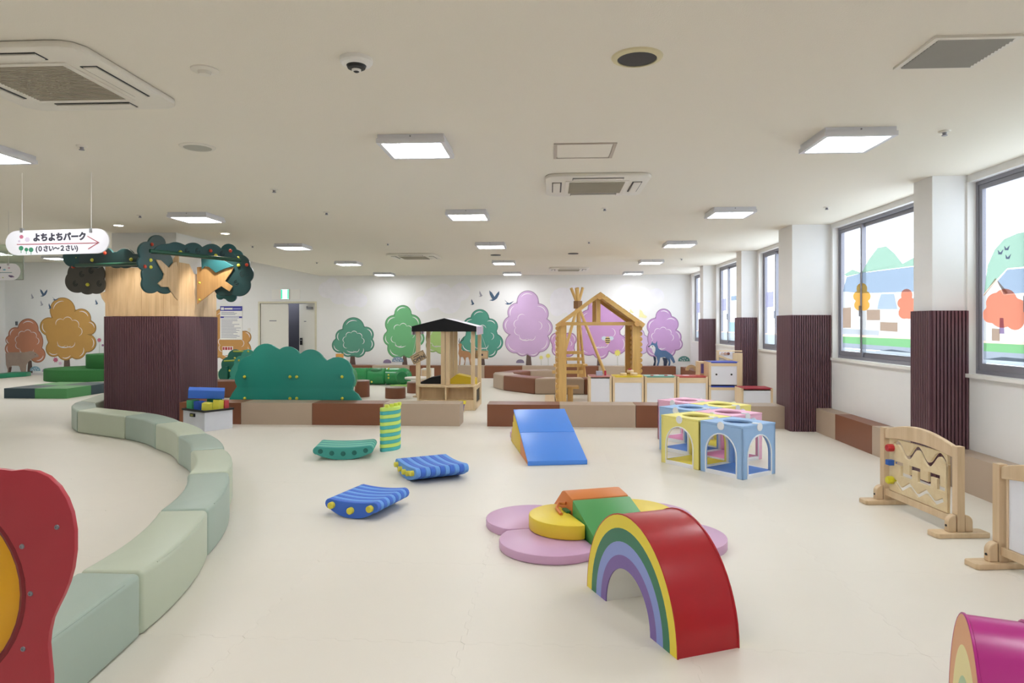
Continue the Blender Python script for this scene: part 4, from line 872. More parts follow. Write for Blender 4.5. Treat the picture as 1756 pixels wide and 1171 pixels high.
# ================================================================ BLUE SLIDE
F0, F1 = gp(905.5, 798.5), gp(1007.5, 796); bk = gp(863.5, 745.5)
u_ = (F1-F0).normalized(); v_ = Vector((-u_.y, u_.x, 0)); Wd = (F1-F0).length
t = thing('foam_slide', 'blue foam slide ramp with yellow and orange sides', 'soft play', F0, math.atan2(u_.y, u_.x))
m_blue = vinyl('slide_blue', '#5090ee', .38); m_yel = vinyl('soft_yellow', '#e2c33a', .45); m_or = vinyl('soft_orange', '#d9813f', .45); m_pinkv = vinyl('soft_lilac_pink', '#d6a9cf', .45)
def side_pr(pts, m, nm, x0=0, x1=None, b=.008): return part(nm, bev(extr(B(), [(x0, y, z) for y, z in pts], ((x1 if x1 else Wd)-x0, 0, 0)), b, 2, 40), m, t)
SK = .02
side_pr([(0, 0), (.62, 0), (.62, .215), (.02, .03)], m_or, 'lower_wedge', 0, Wd-.012)
side_pr([(.624, 0), (1.50, 0), (1.50, .10), (1.42, .10), (1.42, .18), (1.34, .18), (1.34, .26), (1.27, .26), (1.27, .34), (1.20, .40), (.624, .222)], m_yel, 'upper_wedge', 0, Wd-.012)
side_pr([(1.504, 0), (1.80, 0), (1.80, .07), (1.66, .07), (1.66, .15), (1.504, .15)], m_pinkv, 'back_step', .02, Wd-.02)
part('lower_slide', bev(extr(B(), [(-.004, y, z) for y, z in ((-.012, .0), (-.012, .048), (.612, .245), (.612, .222), (.02, .034), (.0, .0))], (Wd, 0, 0)), .005, 2, 40), m_blue, t)
part('upper_slide', bev(extr(B(), [(-.004, y, z) for y, z in ((.616, .222), (.616, .248), (1.19, .428), (1.225, .425), (1.22, .40))], (Wd, 0, 0)), .005, 2, 40), m_blue, t)

# ================================================================ PLAY CUBES
m_cw = mat('cube_piping_white', '#eef0f4', .5, .01)
def arch_panel(S_=.5):
    hw = .18; pts = [(0, 0), (.5-.25-hw, 0)]
    pts += [(S_/2-hw*math.cos(a), .20+.20*math.sin(a)) for a in [PI*i/14 for i in range(15)]]
    pts += [(S_/2+hw, 0), (S_, 0), (S_, S_-.021), (0, S_-.021)]; return pts
def cube_meshes(c, pad):
    mc = mat('cube_'+c[1:], c, .6, .04, 4, bump=.05, bscale=14); mp_ = mat('pad_'+pad[1:], pad, .6, .04)
    pan = mesh_of('side_panel', bev(extr(B(), [(x, 0, z) for x, z in arch_panel()], (0, .022, 0)), .004, 1, 50), mc)
    trim = mesh_of('arch_piping', tube(B(), [(.07, -.003, .03)]+[(.25-.18*math.cos(a), -.003, .20+.20*math.sin(a)) for a in [PI*i/14 for i in range(15)]]+[(.43, -.003, .03)], .007, 6), m_cw)
    sill = mesh_of('bottom_bar', bx(.065, .435, -.004, .026, .0, .035, .006), m_cw)
    circ = [(.25+.13*math.cos(2*PI*i/28), .25+.15*math.sin(2*PI*i/28)) for i in range(28)]
    top = mesh_of('top_panel', xf(loops('tp', [[(.002, .002), (.498, .002), (.498, .498), (.002, .498)], circ], .015, .002), Matrix.Translation((0, 0, .4895))), mc)
    pd = mesh_of('floor_pad', bx(.03, .47, .03, .47, .006, .034, .008), mp_)
    pat = mesh_of('white_patch', xf(lathe(B(), [(.04, 0), (.04, .005), (0, .006)], n=18), Matrix.Translation((.25, -.0005, .475)) @ Matrix.Rotation(PI/2, 4, 'X')), m_cw)
    patt = mesh_of('white_patch', lathe(B(), [(.034, 0), (.034, .005), (0, .006)], (.25, .045, .5015), n=18), m_cw)
    return pan, trim, sill, top, pd, pat, patt
def cube(kind, lb, loc, rz, kinds={}):
    if kind not in kinds: kinds[kind] = cube_meshes(*{'b': ('#9cbfe8', '#5f8fd8'), 'y': ('#f3e888', '#ecdc50'), 'p': ('#f1bbd5', '#e898c2')}[kind])
    pan, trim, sill, top, pd, pat, patt = kinds[kind]; t = thing('play_cube', lb, 'play cube', loc, rz, 'fabric play cubes')
    for k in range(4):
        M_ = Matrix.Translation((.25, .25, 0)) @ Matrix.Rotation(k*PI/2, 4, 'Z') @ Matrix.Translation((-.25, -.25, 0))
        for me in (pan, trim, sill, pat): o = link(me.name.split('.')[0], me, t); o.matrix_local = M_
    for me in (top, pd, patt): link(me.name.split('.')[0], me, t)
    return t
N0 = gp(1274, 823.5); R0 = gp(1330.5, 812); ea = (R0-N0).normalized(); eb_ = Vector((-ea.y, ea.x, 0)); ang = math.atan2(ea.y, ea.x)
def cpos(a, b_): p = N0+ea*a*1.04+eb_*b_*1.04; return (p.x, p.y, 0)
for k, a, b_, lb in (('b', 0, 0, 'light blue fabric play cube nearest the camera'), ('y', 0, .5, 'yellow fabric play cube left of the nearest blue one'), ('p', .5, .5, 'pink fabric play cube on the right, behind the yellow one'), ('b', .5, 1.0, 'light blue fabric play cube on the left, second row'), ('y', 1.0, 1.0, 'yellow fabric play cube at the back right'), ('p', 1.0, 1.5, 'pink fabric play cube at the back left')):
    cube(k, lb, cpos(a, b_), ang)

# ================================================================ FLOWER MAT AND WEDGE
m_pet = vinyl('petal_lilac', '#d3a9cb', .4)
PET = [((.01, 4.45), 'front left'), ((-.12, 4.93), 'back left'), ((.81, 4.57), 'front right'), ((.69, 5.08), 'back right')]
FC = Vector((.35, 4.76)); axr = math.atan2(.33, .945); ux = Vector((math.cos(axr), math.sin(axr))); uy = Vector((-ux.y, ux.x))
def fl(a, b_): q = FC+ux*a+uy*b_; return (q.x, q.y)
def petal(c, r=.345):
    n = 40; c = Vector(c); other = [Vector(p) for p, _ in PET if (Vector(p)-c).length > 1e-3 and (Vector(p)-c).length < .62]; out = []
    for i in range(n):
        p = c+Vector((r*math.cos(2*PI*i/n), r*math.sin(2*PI*i/n)))
        for o_ in other:
            mid_ = (c+o_)/2; d = (o_-c).normalized(); k = (p-mid_).dot(d)
            if k > -.004: p = p-d*(k+.004)
        k = (p-FC).dot(ux); s = 1 if (c-FC).dot(ux) > 0 else -1
        if k*s < .222: p = p+ux*s*(.222-k*s)
        if not out or (p-out[-1]).length > .004: out.append(p)
    return [(p.x, p.y) for p in out]
for c, w in PET: solo('petal_mat', prism(petal(c), 0, .058, .012, 2, 50), m_pet, 'lilac round petal mat at the %s of the flower' % w, 'soft play', 'flower petal mats')
for s, w in ((-1, 'left'), (1, 'right')):
    poly = [fl(s*.226, -.27+.54*0)]+[fl(s*(.226+.285*math.cos(a)), .285*math.sin(a)) for a in [-PI/2+PI*i/20 for i in range(1, 20)]]+[fl(s*.226, .27)]
    solo('half_round_cushion', prism(poly, .0595, .155, .01, 2, 50), vinyl('cushion_yellow', '#ecd23c', .42), 'yellow half round cushion on the %s petals' % w, 'soft play', 'yellow half cushions')
t = thing('foam_wedge', 'green foam ramp across the middle of the flower mat', 'soft play', (FC.x, FC.y, 0), axr)
m_grn = vinyl('ramp_green', '#4f9c57', .4)
part('ramp', bev(extr(B(), [(-.216, y, z) for y, z in ((-.62, 0), (-.004, 0), (-.004, .25), (-.60, .03))], (.432, 0, 0)), .012, 2, 40), m_grn, t)
t = thing('foam_wedge', 'orange foam block behind the green ramp, with strap', 'soft play', (FC.x, FC.y, 0), axr)
part('block', bev(extr(B(), [(-.214, y, z) for y, z in ((.004, 0), (.50, 0), (.48, .05), (.21, .262), (.15, .275), (.004, .252))], (.428, 0, 0)), .014, 2, 40), m_or, t)
part('strap', tube(B(), [(-.222, .10, .20), (-.26, .14, .195), (-.29, .10, .17), (-.30, -.02, .162)], .012, 6), m_or, t)
part('fastener', bx(-.25, -.22, .01, .10, .158, .17), mat('strap_green', '#3a7a44', .6), t)

# ================================================================ RAINBOW ARCHES
def arch(name, label, O_, rz, R_, r_, H_, h_, D, bands, topm, flip=1):
    # front face in local XZ, body runs along +Y
    t = thing(name, label, 'soft play', O_, rz); n = 30; k = len(bands)
    def el(R, H, i): a = PI*i/n; return (-R*math.cos(a), H*math.sin(a))
    for j, bm_ in enumerate(bands):
        R1, H1 = R_-(R_-r_)*j/k, H_-(H_-h_)*j/k; R2, H2 = R_-(R_-r_)*(j+1)/k, H_-(H_-h_)*(j+1)/k; pts = [el(R1, H1, i) for i in range(n+1)]+[el(R2, H2, n-i) for i in range(n+1)]
        for y0, y1 in ((0, .006), (D-.006, D)): part('face_band', extr(B(), [(x, y0, z) for x, z in pts], (0, y1-y0, 0)), bm_, t)
    pts = [el(R_, H_, i) for i in range(n+1)]+[el(R_-.02, H_-.02, n-i) for i in range(n+1)]
    part('outer_cover', extr(B(), [(x, .007, z) for x, z in pts], (0, D-.014, 0)), topm, t)
    pts = [el(r_+.02, h_+.02, i) for i in range(n+1)]+[el(r_, h_, n-i) for i in range(n+1)]
    part('inner_cover', extr(B(), [(x, .007, z) for x, z in pts], (0, D-.014, 0)), mat('arch_inner_white', '#e9e7e0', .5), t)
    part('core', extr(B(), [(x, .008, z) for x, z in [el(R_-.021, H_-.021, i) for i in range(n+1)]+[el(r_+.021, h_+.021, n-i) for i in range(n+1)]], (0, D-.016, 0)), mat('arch_base_white', '#e9e7e0', .5), t)
    pp_ = [el(R_+.001, H_+.001, i) for i in range(n+1)]
    for y0 in (.004, D-.004): part('piping', tube(B(), [(x, y0, z) for x, z in pp_], .005, 6), topm, t)
    return t
A0, A1, A2 = gp(1007, 1005), gp(1161, 1131), gp(1268, 1112)
dv = A1-A0; O_ = (A0+A1)/2; R_ = dv.length/2; rz = math.atan2(dv.y, dv.x)
m_red = vinyl('arch_red', '#b01824', .3)
arch('rainbow_arch', 'rainbow foam arch with red top and striped face', O_, rz, R_, R_*.50, .50, .235, .325, [vinyl('arch_yellow', '#efd940'), vinyl('arch_green', '#347a5e'), vinyl('arch_periwinkle', '#8d9ddb'), vinyl('arch_violet', '#7c62a8')], m_red)
m_mag = vinyl('arch_magenta', '#b82a86', .3)
t_ma = arch('rainbow_arch', 'magenta topped foam arch cut by the lower right picture corner', (1.345, 2.30, 0), math.radians(-109), .25, .05, .50, .1, .75, [vinyl('arch_peach', '#e0a06a'), vinyl('arch_butter', '#ecdf9a'), vinyl('arch_celadon', '#a9c79a'), vinyl('arch_teal_grey', '#5f8f86')], m_mag)
for yy in (.17, .19): part('piping', tube(B(), [(-.252*math.cos(PI*i/30), yy, .502*math.sin(PI*i/30)) for i in range(31)], .007, 6), m_mag, t_ma)
# ================================================================ WOODEN PLAY PANELS
m_beech = wood('beech', '#dcc3a0', 'z', .45, .86, .7); m_ply = wood('birch_ply', '#e0cda6', 'y', .5, .92, .6)
def play_panel(label, P0, P1, slots):
    d = P1-P0; L = d.length; t = thing('activity_panel', label, 'play panel', P0, math.atan2(d.y, d.x), 'wooden activity panels')
    for x in (0, L):
        part('post', bx(x-.026, x+.026, -.026, .026, .035, .615, .006), m_beech, t)
        ft = part('foot', bev(prism([(x-.06,-.175),(x-.045,-.19),(x+.045,-.19),(x+.06,-.175),(x+.06,.175),(x+.045,.19),(x-.045,.19),(x-.06,.175)], 0, .034), .006, 2), m_beech, t)
        for s in (-1, 1):
            bk_ = [(s*.03, .034), (s*.085, .034), (s*.085, .10)]+[(s*(.03+.055*math.cos(a)), .10+.05*math.sin(a)) for a in [PI/2*i/6 for i in range(1, 7)]]
            part('bracket', bev(extr(B(), [(x-.024, y, z) for y, z in bk_], (.048, 0, 0)), .004, 1), m_beech, t)
        part('bolt', lathe(B(), [(.008, 0), (.008, .004), (0, .004)], n=10), m_dark, t).matrix_local = Matrix.Translation((x, -.087, .075)) @ Matrix.Rotation(PI/2, 4, 'X')
    n = 16; arcp = [(.0+L*i/n, .60+.075*math.sin(PI*i/n)) for i in range(n+1)]
    part('top_rail', bev(extr(B(), [(x, -.018, z) for x, z in [(.027, .53)]+[(min(max(x, .027), L-.027), z) for x, z in arcp]+[(L-.027, .53)]+[(L-.027-(L-.054)*i/n, .53+.035*math.sin(PI*i/n)) for i in range(1, n)]], (0, .036, 0)), .004, 1), m_beech, t)
    part('bottom_rail', bx(.027, L-.027, -.018, .018, .075, .125, .005), m_beech, t)
    return t, L
P0, P1 = Vector((2.71, 5.70, 0)), Vector((2.79, 4.84, 0))
t, L = play_panel('beech activity panel with three cut out tracks and sliders', P0, P1, 1)
wave = [(.14+.62*i/28, .475-.0+.042*math.sin(i/28*PI*5+.4)*1.15) for i in range(29)]
sq = [(.14, .36), (.24, .36), (.24, .285), (.35, .285), (.35, .36), (.45, .36), (.45, .285), (.57, .285), (.57, .36), (.67, .36), (.67, .285), (.74, .285)]
zz = [(.14, .225), (.23, .165), (.33, .225), (.43, .165), (.53, .225), (.63, .165), (.72, .21)]
bm = loops('b', [[(.075, .13), (L-.10, .13), (L-.10, .545), (.075, .545)]]+[slot(wave, .016), slot(sq, .016), slot(zz, .016)], .016, .0015)
part('track_board', xf(bm, STAND), m_ply, t)
for z, c, k in ((.47, '#c2272f', 0), (.355, '#2f62b8', 1), (.215, '#d6cf2c', 2)):
    mm = mat('slider_'+c[1:], c, .35)
    s = part('slider', xf(lathe(B(), [(0, -.028), (.026, -.028), (.03, -.02), (.03, .02), (.026, .028), (0, .028)], n=8 if k == 0 else 4 if k == 1 else 6), Matrix.Translation((.12, -.03, z)) @ Matrix.Rotation(PI/2, 4, 'X') @ Matrix.Rotation(PI/4, 4, 'Z')), mm, t)
    part('slider_pin', tube(B(), [(.12, -.012, z), (.14, .012, z)], .008, 8), mm, s)
P0, P1 = Vector((2.69, 4.25, 0)), Vector((2.80, 3.38, 0))
t, L = play_panel('beech panel with white board cut by the right picture edge', P0, P1, 0)
part('white_board', bx(.075, L-.075, -.006, .006, .128, .56), mat('white_board', '#e6e8f0', .3), t)
for x in (.062, L-.075): part('stile', bx(x, x+.014, -.012, .012, .126, .55), m_beech, t)

# ================================================================ RED PANEL, NEAR LEFT
RY = 1.95
t = thing('flower_panel', 'red rounded play panel with yellow disc at the left edge', 'play panel', (-1.75, RY, 0))
m_redp = mat('red_laminate', '#b0323f', .38, .02)
px_ = [(-40,812),(-20,803),(5,806),(20,808),(40,806),(62,809),(82,818),(100,835),(113,856),(122,880),(127,910),(127,945),(123,975),(116,1000),(107,1022),(97,1042),(88,1062),(83,1085),(81,1105),(83,1130),(86,1160),(86,1200),(84,1260),(70,1330)]
yb = [at(x, y, RY) for x, y in px_]; xl = at(-420, 900, RY).x
pts = [(xl, .9), (xl+.06, 1.02), (xl+.2, 1.07)]+[(p.x, p.z) for p in yb]+[(at(60, 900, RY).x, .0), (xl+.1, .0), (xl, .3)]
cen = at(-190, 1015, RY); Rx = at(34, 1015, RY).x-cen.x
ring = [(cen.x+(Rx+.02)*math.cos(a), cen.z+(Rx*.86)*math.sin(a)) for a in [2*PI*i/48 for i in range(48)]]
bm = loops('r', [pts, ring], .014, .001); part('board', xf(bm, Matrix.Translation((0, RY+.008, 0)) @ STAND), m_redp, t, True)
def lens(k, y, dz):
    c = B(); 
    return c
dome = B()
prof = [(1.0, 0), (.97, .012), (.9, .03), (.7, .052), (.4, .066), (0, .07)]
rings_ = []
for r_, d_ in prof: rings_.append([dome.verts.new((cen.x+(Rx-.004)*r_*math.cos(2*PI*i/48), RY+.03-d_*.3, cen.z+(Rx*.83)*r_*math.sin(2*PI*i/48))) for i in range(48)] if r_ > 0 else [dome.verts.new((cen.x, RY+.03-d_*.3, cen.z))])
for a, c in zip(rings_, rings_[1:]):
    for i in range(48): dome.faces.new(list(dict.fromkeys([a[i % len(a)], a[(i+1) % len(a)], c[(i+1) % len(c)], c[i % len(c)]])))
part('yellow_disc', dome, mat('amber_acrylic', '#f2b213', .3, .02), t, True)
part('disc_ring', tube(B(), [(cen.x+(Rx+.008)*math.cos(2*PI*i/48), RY+.012, cen.z+(Rx*.845)*math.sin(2*PI*i/48)) for i in range(48)], .014, 8, True), mat('dark_red_ring', '#7d1420', .4), t, True)
for x, y in ((97.5,904),(37.5,937),(52,1018),(39.5,1113),(-5,870)):
    p = at(x, y, RY); part('bolt', xf(lathe(B(), [(.008, 0), (.007, .003), (.0035, .003), (.003, .001), (0, .001)], n=12), Matrix.Translation((p.x, RY+.0005, p.z)) @ Matrix.Rotation(PI/2, 4, 'X')), m_alu, t, True)

# ================================================================ MARKET STALL
m_maple = wood('maple', '#ead2ac', 'z', .45, .88, .8)
SF, SB = 11.42, 12.40; sx0, sx1 = at(715, 690, SF).x, at(815, 690, SF).x
t = thing('market_stall', 'toy market stall with black gable roof and open posts', 'play house', ((sx0+sx1)/2, SF, 0))
CW = (sx1-sx0); mz = .40
part('side_panel', bx(sx0, sx0+.03, SF+.01, SB, 0, mz), m_maple, t, True)
sp = xf(loops('s', [[(SF, 0), (SB, 0), (SB, mz), (SF, mz)], [(SF+.2, .10), (SB-.16, .10), (SB-.16, mz-.07), (SF+.2, mz-.07)]], .03), Matrix.Translation((sx1-.015, 0, 0)) @ Matrix(((0,0,1,0),(1,0,0,0),(0,1,0,0),(0,0,0,1))))
part('side_panel', sp, m_maple, t, True); part('dark_inset', bx(sx1-.028, sx1-.02, SF+.2, SB-.16, .10, mz-.07), mat('chalkboard', '#2c2e22', .6), t, True)
bow = [(sx0+CW*i/16, SF-.10*math.sin(PI*i/16)) for i in range(17)]
def bowslab(z0, z1, m, nm, d0=.0, inset=0): return part(nm, prism([(x, y+inset) for x, y in bow]+[(sx1, SF+.22), (sx0, SF+.22)], z0, z1, .004, 1), m, t, True)
bowslab(mz-.005, mz+.025, m_maple, 'counter_top'); bowslab(.155, .175, m_maple, 'shelf', inset=.015); bowslab(0, .03, m_maple, 'base_board', inset=.02)
part('counter_back', bx(sx0+.03, sx1-.03, SF+.20, SF+.22, .03, mz-.006), m_maple, t, True)
part('divider', bx((sx0+sx1)/2-.012, (sx0+sx1)/2+.012, SF-.05, SF+.20, .176, mz-.006), m_maple, t, True)
part('lower_front', prism([(x, y+.03) for x, y in bow]+[(x, y+.045) for x, y in bow[::-1]], .03, .155), m_maple, t, True)
pw = .055
for px0, px1, Y in ((713, 720, SF+.02), (756, 763, SF+.02), (764, 771, SF+.03), (807.5, 814, SF+.02)):
    part('post', bx(at(px0, 600, Y).x, at(px1, 600, Y).x, Y, Y+.06, mz+.026, 1.36, .004), m_maple, t, True)
for px0, px1, Y in ((731, 737, SB-.06), (771, 777, SB-.08), (778, 784, SB-.06), (819, 825, SB-.06)):
    part('post', bx(at(px0, 600, Y).x, at(px1, 600, Y).x, Y, Y+.06, 0 if px0 > 730 else mz, 1.36, .004), m_maple, t, True)
xm = (at(706, 560, SF-.05).x+at(817, 560, SF-.05).x)/2; hw = (at(817, 560, SF-.05).x-at(706, 560, SF-.05).x)/2
ap = at(762, 545.5, SF-.05); ez = at(762, 559.5, SF-.05).z; vz = at(762, 568.5, SF-.05).z; Yf, Yb2 = SF-.06, SB+.06
m_blk = mat('black_canvas', '#15161b', .8, .05); m_cv = mat('white_canvas', '#e8e6ec', .8, .03)
part('front_gable', bev(extr(B(), [(xm-hw, Yf, vz), (xm+hw, Yf, vz), (xm+hw, Yf, ez), (ap.x, Yf, ap.z), (xm-hw, Yf, ez)], (0, .012, 0)), .003, 1), m_blk, t, True)
for s in (-1, 1): part('roof_slope', extr(B(), [(ap.x, Yf+.012, ap.z), (xm+s*hw, Yf+.012, ez), (xm+s*hw, Yf+.012, ez-.01), (ap.x, Yf+.012, ap.z-.012)], (0, Yb2-Yf-.012, 0)), m_cv if s > 0 else m_blk, t, True)
m_str = mat('violet_stripe', '#9b7fb0', .8)
n = 11
for s in (-1, 1):
    for i in range(n):
        w = (Yb2-Yf-.02)/n; y = Yf+.013+i*w
        part('valance_strip', bx(xm+s*hw-.006, xm+s*hw+.006, y, y+w-.001, vz-.055, ez-.004), m_str if i % 2 else m_cv, t, True)
part('black_sling', bev(extr(B(), [at(721, 664, SF+.45), at(721, 655, SF+.45), at(736, 648, SF+.45), at(757, 644, SF+.45), at(757, 664, SF+.45)], (0, .3, 0)), .004, 1), m_blk, t, True)
m_bin = mat('yellow_bin', '#e8c92e', .45, .05)
part('yellow_bin', bev(extr(B(), [at(772, 664, SF+.35), at(772, 650, SF+.35), at(783, 642, SF+.35), at(808, 647, SF+.35), at(815, 650, SF+.35), at(815, 664, SF+.35)], (0, .35, 0)), .004, 1), m_bin, t, True)
def open_sign(cx, cy, Y, rot, lb, sz=.25, sw=True):
    p = at(cx, cy, Y); t = thing('open_sign', lb, 'sign', (p.x, Y, p.z)); R_ = Matrix.Rotation(-rot, 4, 'Y')
    m_kr = mat('kraft_board', '#d0b48e', .6, .08); w, h = sz, sz*.62
    part('board', xf(bx(-w/2, w/2, -.006, .006, -h/2, h/2, .003), R_), m_kr, t)
    lf = B(); q = .008
    for a in ((-w/2+q, w/2-q, -h/2+q, -h/2+q+.005), (-w/2+q, w/2-q, h/2-q-.005, h/2-q), (-w/2+q, -w/2+q+.005, -h/2+q, h/2-q), (w/2-q-.005, w/2-q, -h/2+q, h/2-q)): box(lf, a[0], a[1], -.008, -.006, a[2], a[3])
    part('printed_border', xf(lf, R_), m_ink, t)
    if sw:
        bm = text('OPEN', h*.52, .001, .002, 'CENTER'); part('lettering', xf(bm, R_ @ Matrix.Translation((0, -.008, -h*.34)) @ STAND), m_ink, t)
        for i, ww in enumerate((.5, .3)): pass
        part('small_print', xf(bx(-w*.3, w*.12, -.0085, -.006, h*.16, h*.27), R_), mat('kraft_print', '#7d6a55', .7), t)
    else: part('lettering', xf(bx(-w*.3, w*.1, -.0085, -.006, -h*.15, h*.1), R_), m_ink, t)
    return t, p
t, p = open_sign(717.5, 612.5, SF-.008, math.radians(27), 'tilted kraft OPEN sign hanging on the stall front')
part('cord', tube(B(), [(-.10, .0, .02), (-.04, .012, .33), (.10, .0, .12)], .003, 6), m_white, t)
t, p = open_sign(826, 608, SB+.05, math.radians(-3), 'kraft sign hanging at the right back of the stall', .24, False)
part('cord', tube(B(), [(-.08, .004, .07), (.0, -.02, .36), (.10, .004, .07)], .003, 6), m_white, t)
p = gp(792, 702); t = thing('ice_cream_toy', 'yellow and violet cone toy beside the stall shelf', 'toy', (at(793, 690, SF-.16).x, SF-.17, 0))
part('cone', lathe(B(), [(.02, .005), (.035, .10), (.045, .13)], n=14), mat('toy_violet', '#8a7ab0', .5), t); part('scoop', lathe(B(), [(.06, .13), (.062, .18), (.058, .185), (0, .185)], n=14), mat('toy_yellow', '#e2cf3c', .5), t); part('stand', lathe(B(), [(.04, 0), (.04, .006), (.02, .008)], n=14), m_maple, t)

# ================================================================ LOG HOUSE FRAME
m_log = wood('larch', '#dfb873', 'z', .45, .82, .7); m_logx = wood('larch_across', '#dfb873', 'x', .45, .82, .7); m_logend = mat('log_end', '#cfa062', .6, .2, 8); m_logd = wood('larch_side', '#d6ad68', 'y', .5, .8, .7)
HF, HBk = 12.32, 13.6
t = thing('log_house', 'open wooden log house frame with gable roof', 'play house', (at(1030, 690, HF).x, HF, 0))
lx0, lx1 = at(958, 600, HF).x, at(971.5, 600, HF).x; rx0, rx1 = at(1085, 600, HF).x, at(1097, 600, HF).x
bz = at(1030, 555, HF).z; hz = .03
part('post', bx(lx0, lx1, HF, HF+.12, 0, bz-hz, .006), m_log, t, True); part('post', bx(rx0, rx1, HF, HF+.12, 0, bz-hz, .006), m_log, t, True)
part('post', bx(lx0, lx1, HBk-.12, HBk, 0, bz-hz, .006), m_log, t, True); part('post', bx(rx0, rx1, HBk-.12, HBk, 0, bz-hz, .006), m_log, t, True)
for xw0, sgn in ((lx0, -1), (rx1, 1)):
    n = 15; r = (bz-.04)/n/2
    for i in range(n): part('wall_log', tube(B(), [(xw0+sgn*.008, HF+.03, r+i*2*r), (xw0+sgn*.008, HBk-.03, r+i*2*r)], r*.99, 12), m_logd, t, True)
for Y in (HF+.06, HBk-.06): part('tie_beam', bx(at(966, 555, HF).x, at(1092, 555, HF).x, Y-.035, Y+.035, bz-hz, bz+hz, .005), m_logx, t, True)
for px in (965.5, 1092):
    c = at(px, 555, HF); part('purlin', tube(B(), [(c.x, HF-.10, bz), (c.x, HBk+.10, bz)], .05, 16), m_logend, t, True)
rg = at(1028, 509, HF); part('ridge_log', tube(B(), [(rg.x, HF-.10, rg.z), (rg.x, HBk+.10, rg.z)], .05, 16), m_logend, t, True)
for Y in (HF+.02, HBk-.08):
    for px0, px1 in ((1023, 1030),): part('king_post', bx(at(px0, 530, HF).x, at(px1, 530, HF).x, Y, Y+.06, bz+hz, rg.z-.04, .004), m_log, t, True)
el_, er_ = at(953, 557, HF-.08), at(1106, 557, HF-.08); tp_ = at(1028.5, 501.5, HF-.08)
for e_, nb_ in ((el_, 8), (er_, 8)):
    d = (e_-tp_); up = Vector((-d.z, 0, d.x)).normalized(); up = up if up.z > 0 else -up
    part('rafter', extr(B(), [tp_, e_, e_-up*.06, tp_-up*.06], (0, .05, 0)), m_logx, t, True); q = Vector((0, HBk-HF+.11, 0)); part('rafter', extr(B(), [tp_+q, e_+q, e_+q-up*.06, tp_+q-up*.06], (0, .05, 0)), m_logx, t, True)
    if e_ is er_:
        for i in range(nb_):
            a, c = tp_+d*((i+.04)/nb_), tp_+d*((i+.96)/nb_)
            part('roof_board', extr(B(), [a, c, c+up*.018, a+up*.018], (0, HBk-HF+.16, 0)), m_logd, t, True)
part('floor_deck', bx(lx0-.25, lx0-.07, HF+.1, HBk, 0, .05), m_maple, t, True)
t = thing('small_bench', 'little wooden bench inside the log house by the left post', 'bench', (at(981, 680, HF+.2).x, HF+.3, 0))
a, c = at(972, 664, HF+.2), at(993, 664, HF+.2); part('seat', bx(a.x+.01, c.x, HF+.2, HF+.55, a.z-.03, a.z+.01, .005), m_log, t, True); part('leg', bx(a.x+.02, c.x-.11, HF+.22, HF+.26, 0, a.z-.03), m_log, t, True); part('leg', bx(a.x+.02, c.x-.11, HF+.49, HF+.53, 0, a.z-.03), m_log, t, True)

# ================================================================ TIPI FRAME
TY = 15.5; t = thing('tipi_frame', 'wooden tipi frame of crossed poles with brown collar', 'play tent', (at(992, 660, TY).x, TY, 0))
cj = at(991, 523, TY)
for bx_, by_, tx_, tY in ((950, TY-.35, 1003, .35), (1049, TY-.35, 978, .3), (992.5, TY+.9, 990, -.35), (1004, TY+1.0, 985, -.3)):
    f = Vector((at(bx_, 650, by_).x, by_, 0)); d = cj-f; f_ = f; e_ = cj+d.normalized()*.42; part('pole', tube(B(), [f_, e_], .034, 12), m_log, t, True)
part('collar', tube(B(), [cj+Vector((0,0,-.08)), cj+Vector((0,0,.09))], .11, 6), mat('collar_brown', '#8a6238', .6, .1), t, True)
for i, (z, w0) in enumerate(((.36, .34), (.50, .31), (.64, .27), (.78, .2))):
    a = at(968, 640, TY-.2); c = at(975, 625, TY); part('slat', bx(at(947+i*2.5, 640, TY-.3).x, at(1000, 640, TY-.3).x, TY-.36+i*.07, TY-.33+i*.07, z, z+.07, .006), m_log, t, True)
part('shelf', bx(at(985, 625, TY+.3).x, at(1007, 625, TY+.3).x, TY+.1, TY+.5, .50, .53), m_log, t, True); part('shelf_leg', bx(at(992, 625, TY+.3).x, at(1003, 625, TY+.3).x, TY+.2, TY+.4, 0, .50), m_logend, t, True)

# ================================================================ CABINETS
m_pan = mat('white_laminate', '#e9e9f0', .4, .01)
CY = 11.80; CD = .40
def cabinet(px0, px1, z1, topc, label, z0=0, rail=.09, Y=CY, holes=False, D=CD, group='low play cabinets'):
    x0, x1 = at(px0, 650, Y).x+.003, at(px1, 650, Y).x-.003; t = thing('play_cabinet', label, 'cabinet', ((x0+x1)/2, Y, z0), 0, group); s = .035
    part('side_panel', bx(x0, x0+s, Y, Y+D, z0, z1, .004), m_maple, t, True); part('side_panel', bx(x1-s, x1, Y, Y+D, z0, z1, .004), m_maple, t, True)
    part('rail', bx(x0+s, x1-s, Y+.004, Y+.03, z1-rail-.018, z1-.018), wood('maple_across', '#ead2ac', 'x', .45, .88, .8), t, True) if rail > .02 else None
    pf = part('front_panel', bx(x0+s, x1-s, Y+.008, Y+.026, z0+.02, z1-rail-.018), m_pan, t, True)
    part('back_panel', bx(x0+s, x1-s, Y+D-.02, Y+D, z0+.02, z1-.018), m_maple, t, True)
    part('top', bx(x0+s*.3, x1-s*.3, Y+.004, Y+D-.004, z1-.017, z1+.006, .004), mat('lino_'+topc[1:], topc, .5), t, True)
    if holes:
        for f in (.25, .75): xx = x0+(x1-x0)*f; part('finger_hole', disc_y((xx, Y+.0085, z0+(z1-z0)*.48), .016, .004), m_dark, pf, True)
    return t, x0, x1
zt = at(1075, 645.5, CY).z
cabinet(1009.5, 1049.5, zt, '#c98a86', 'narrow white cabinet at the left end of the row', rail=.02)
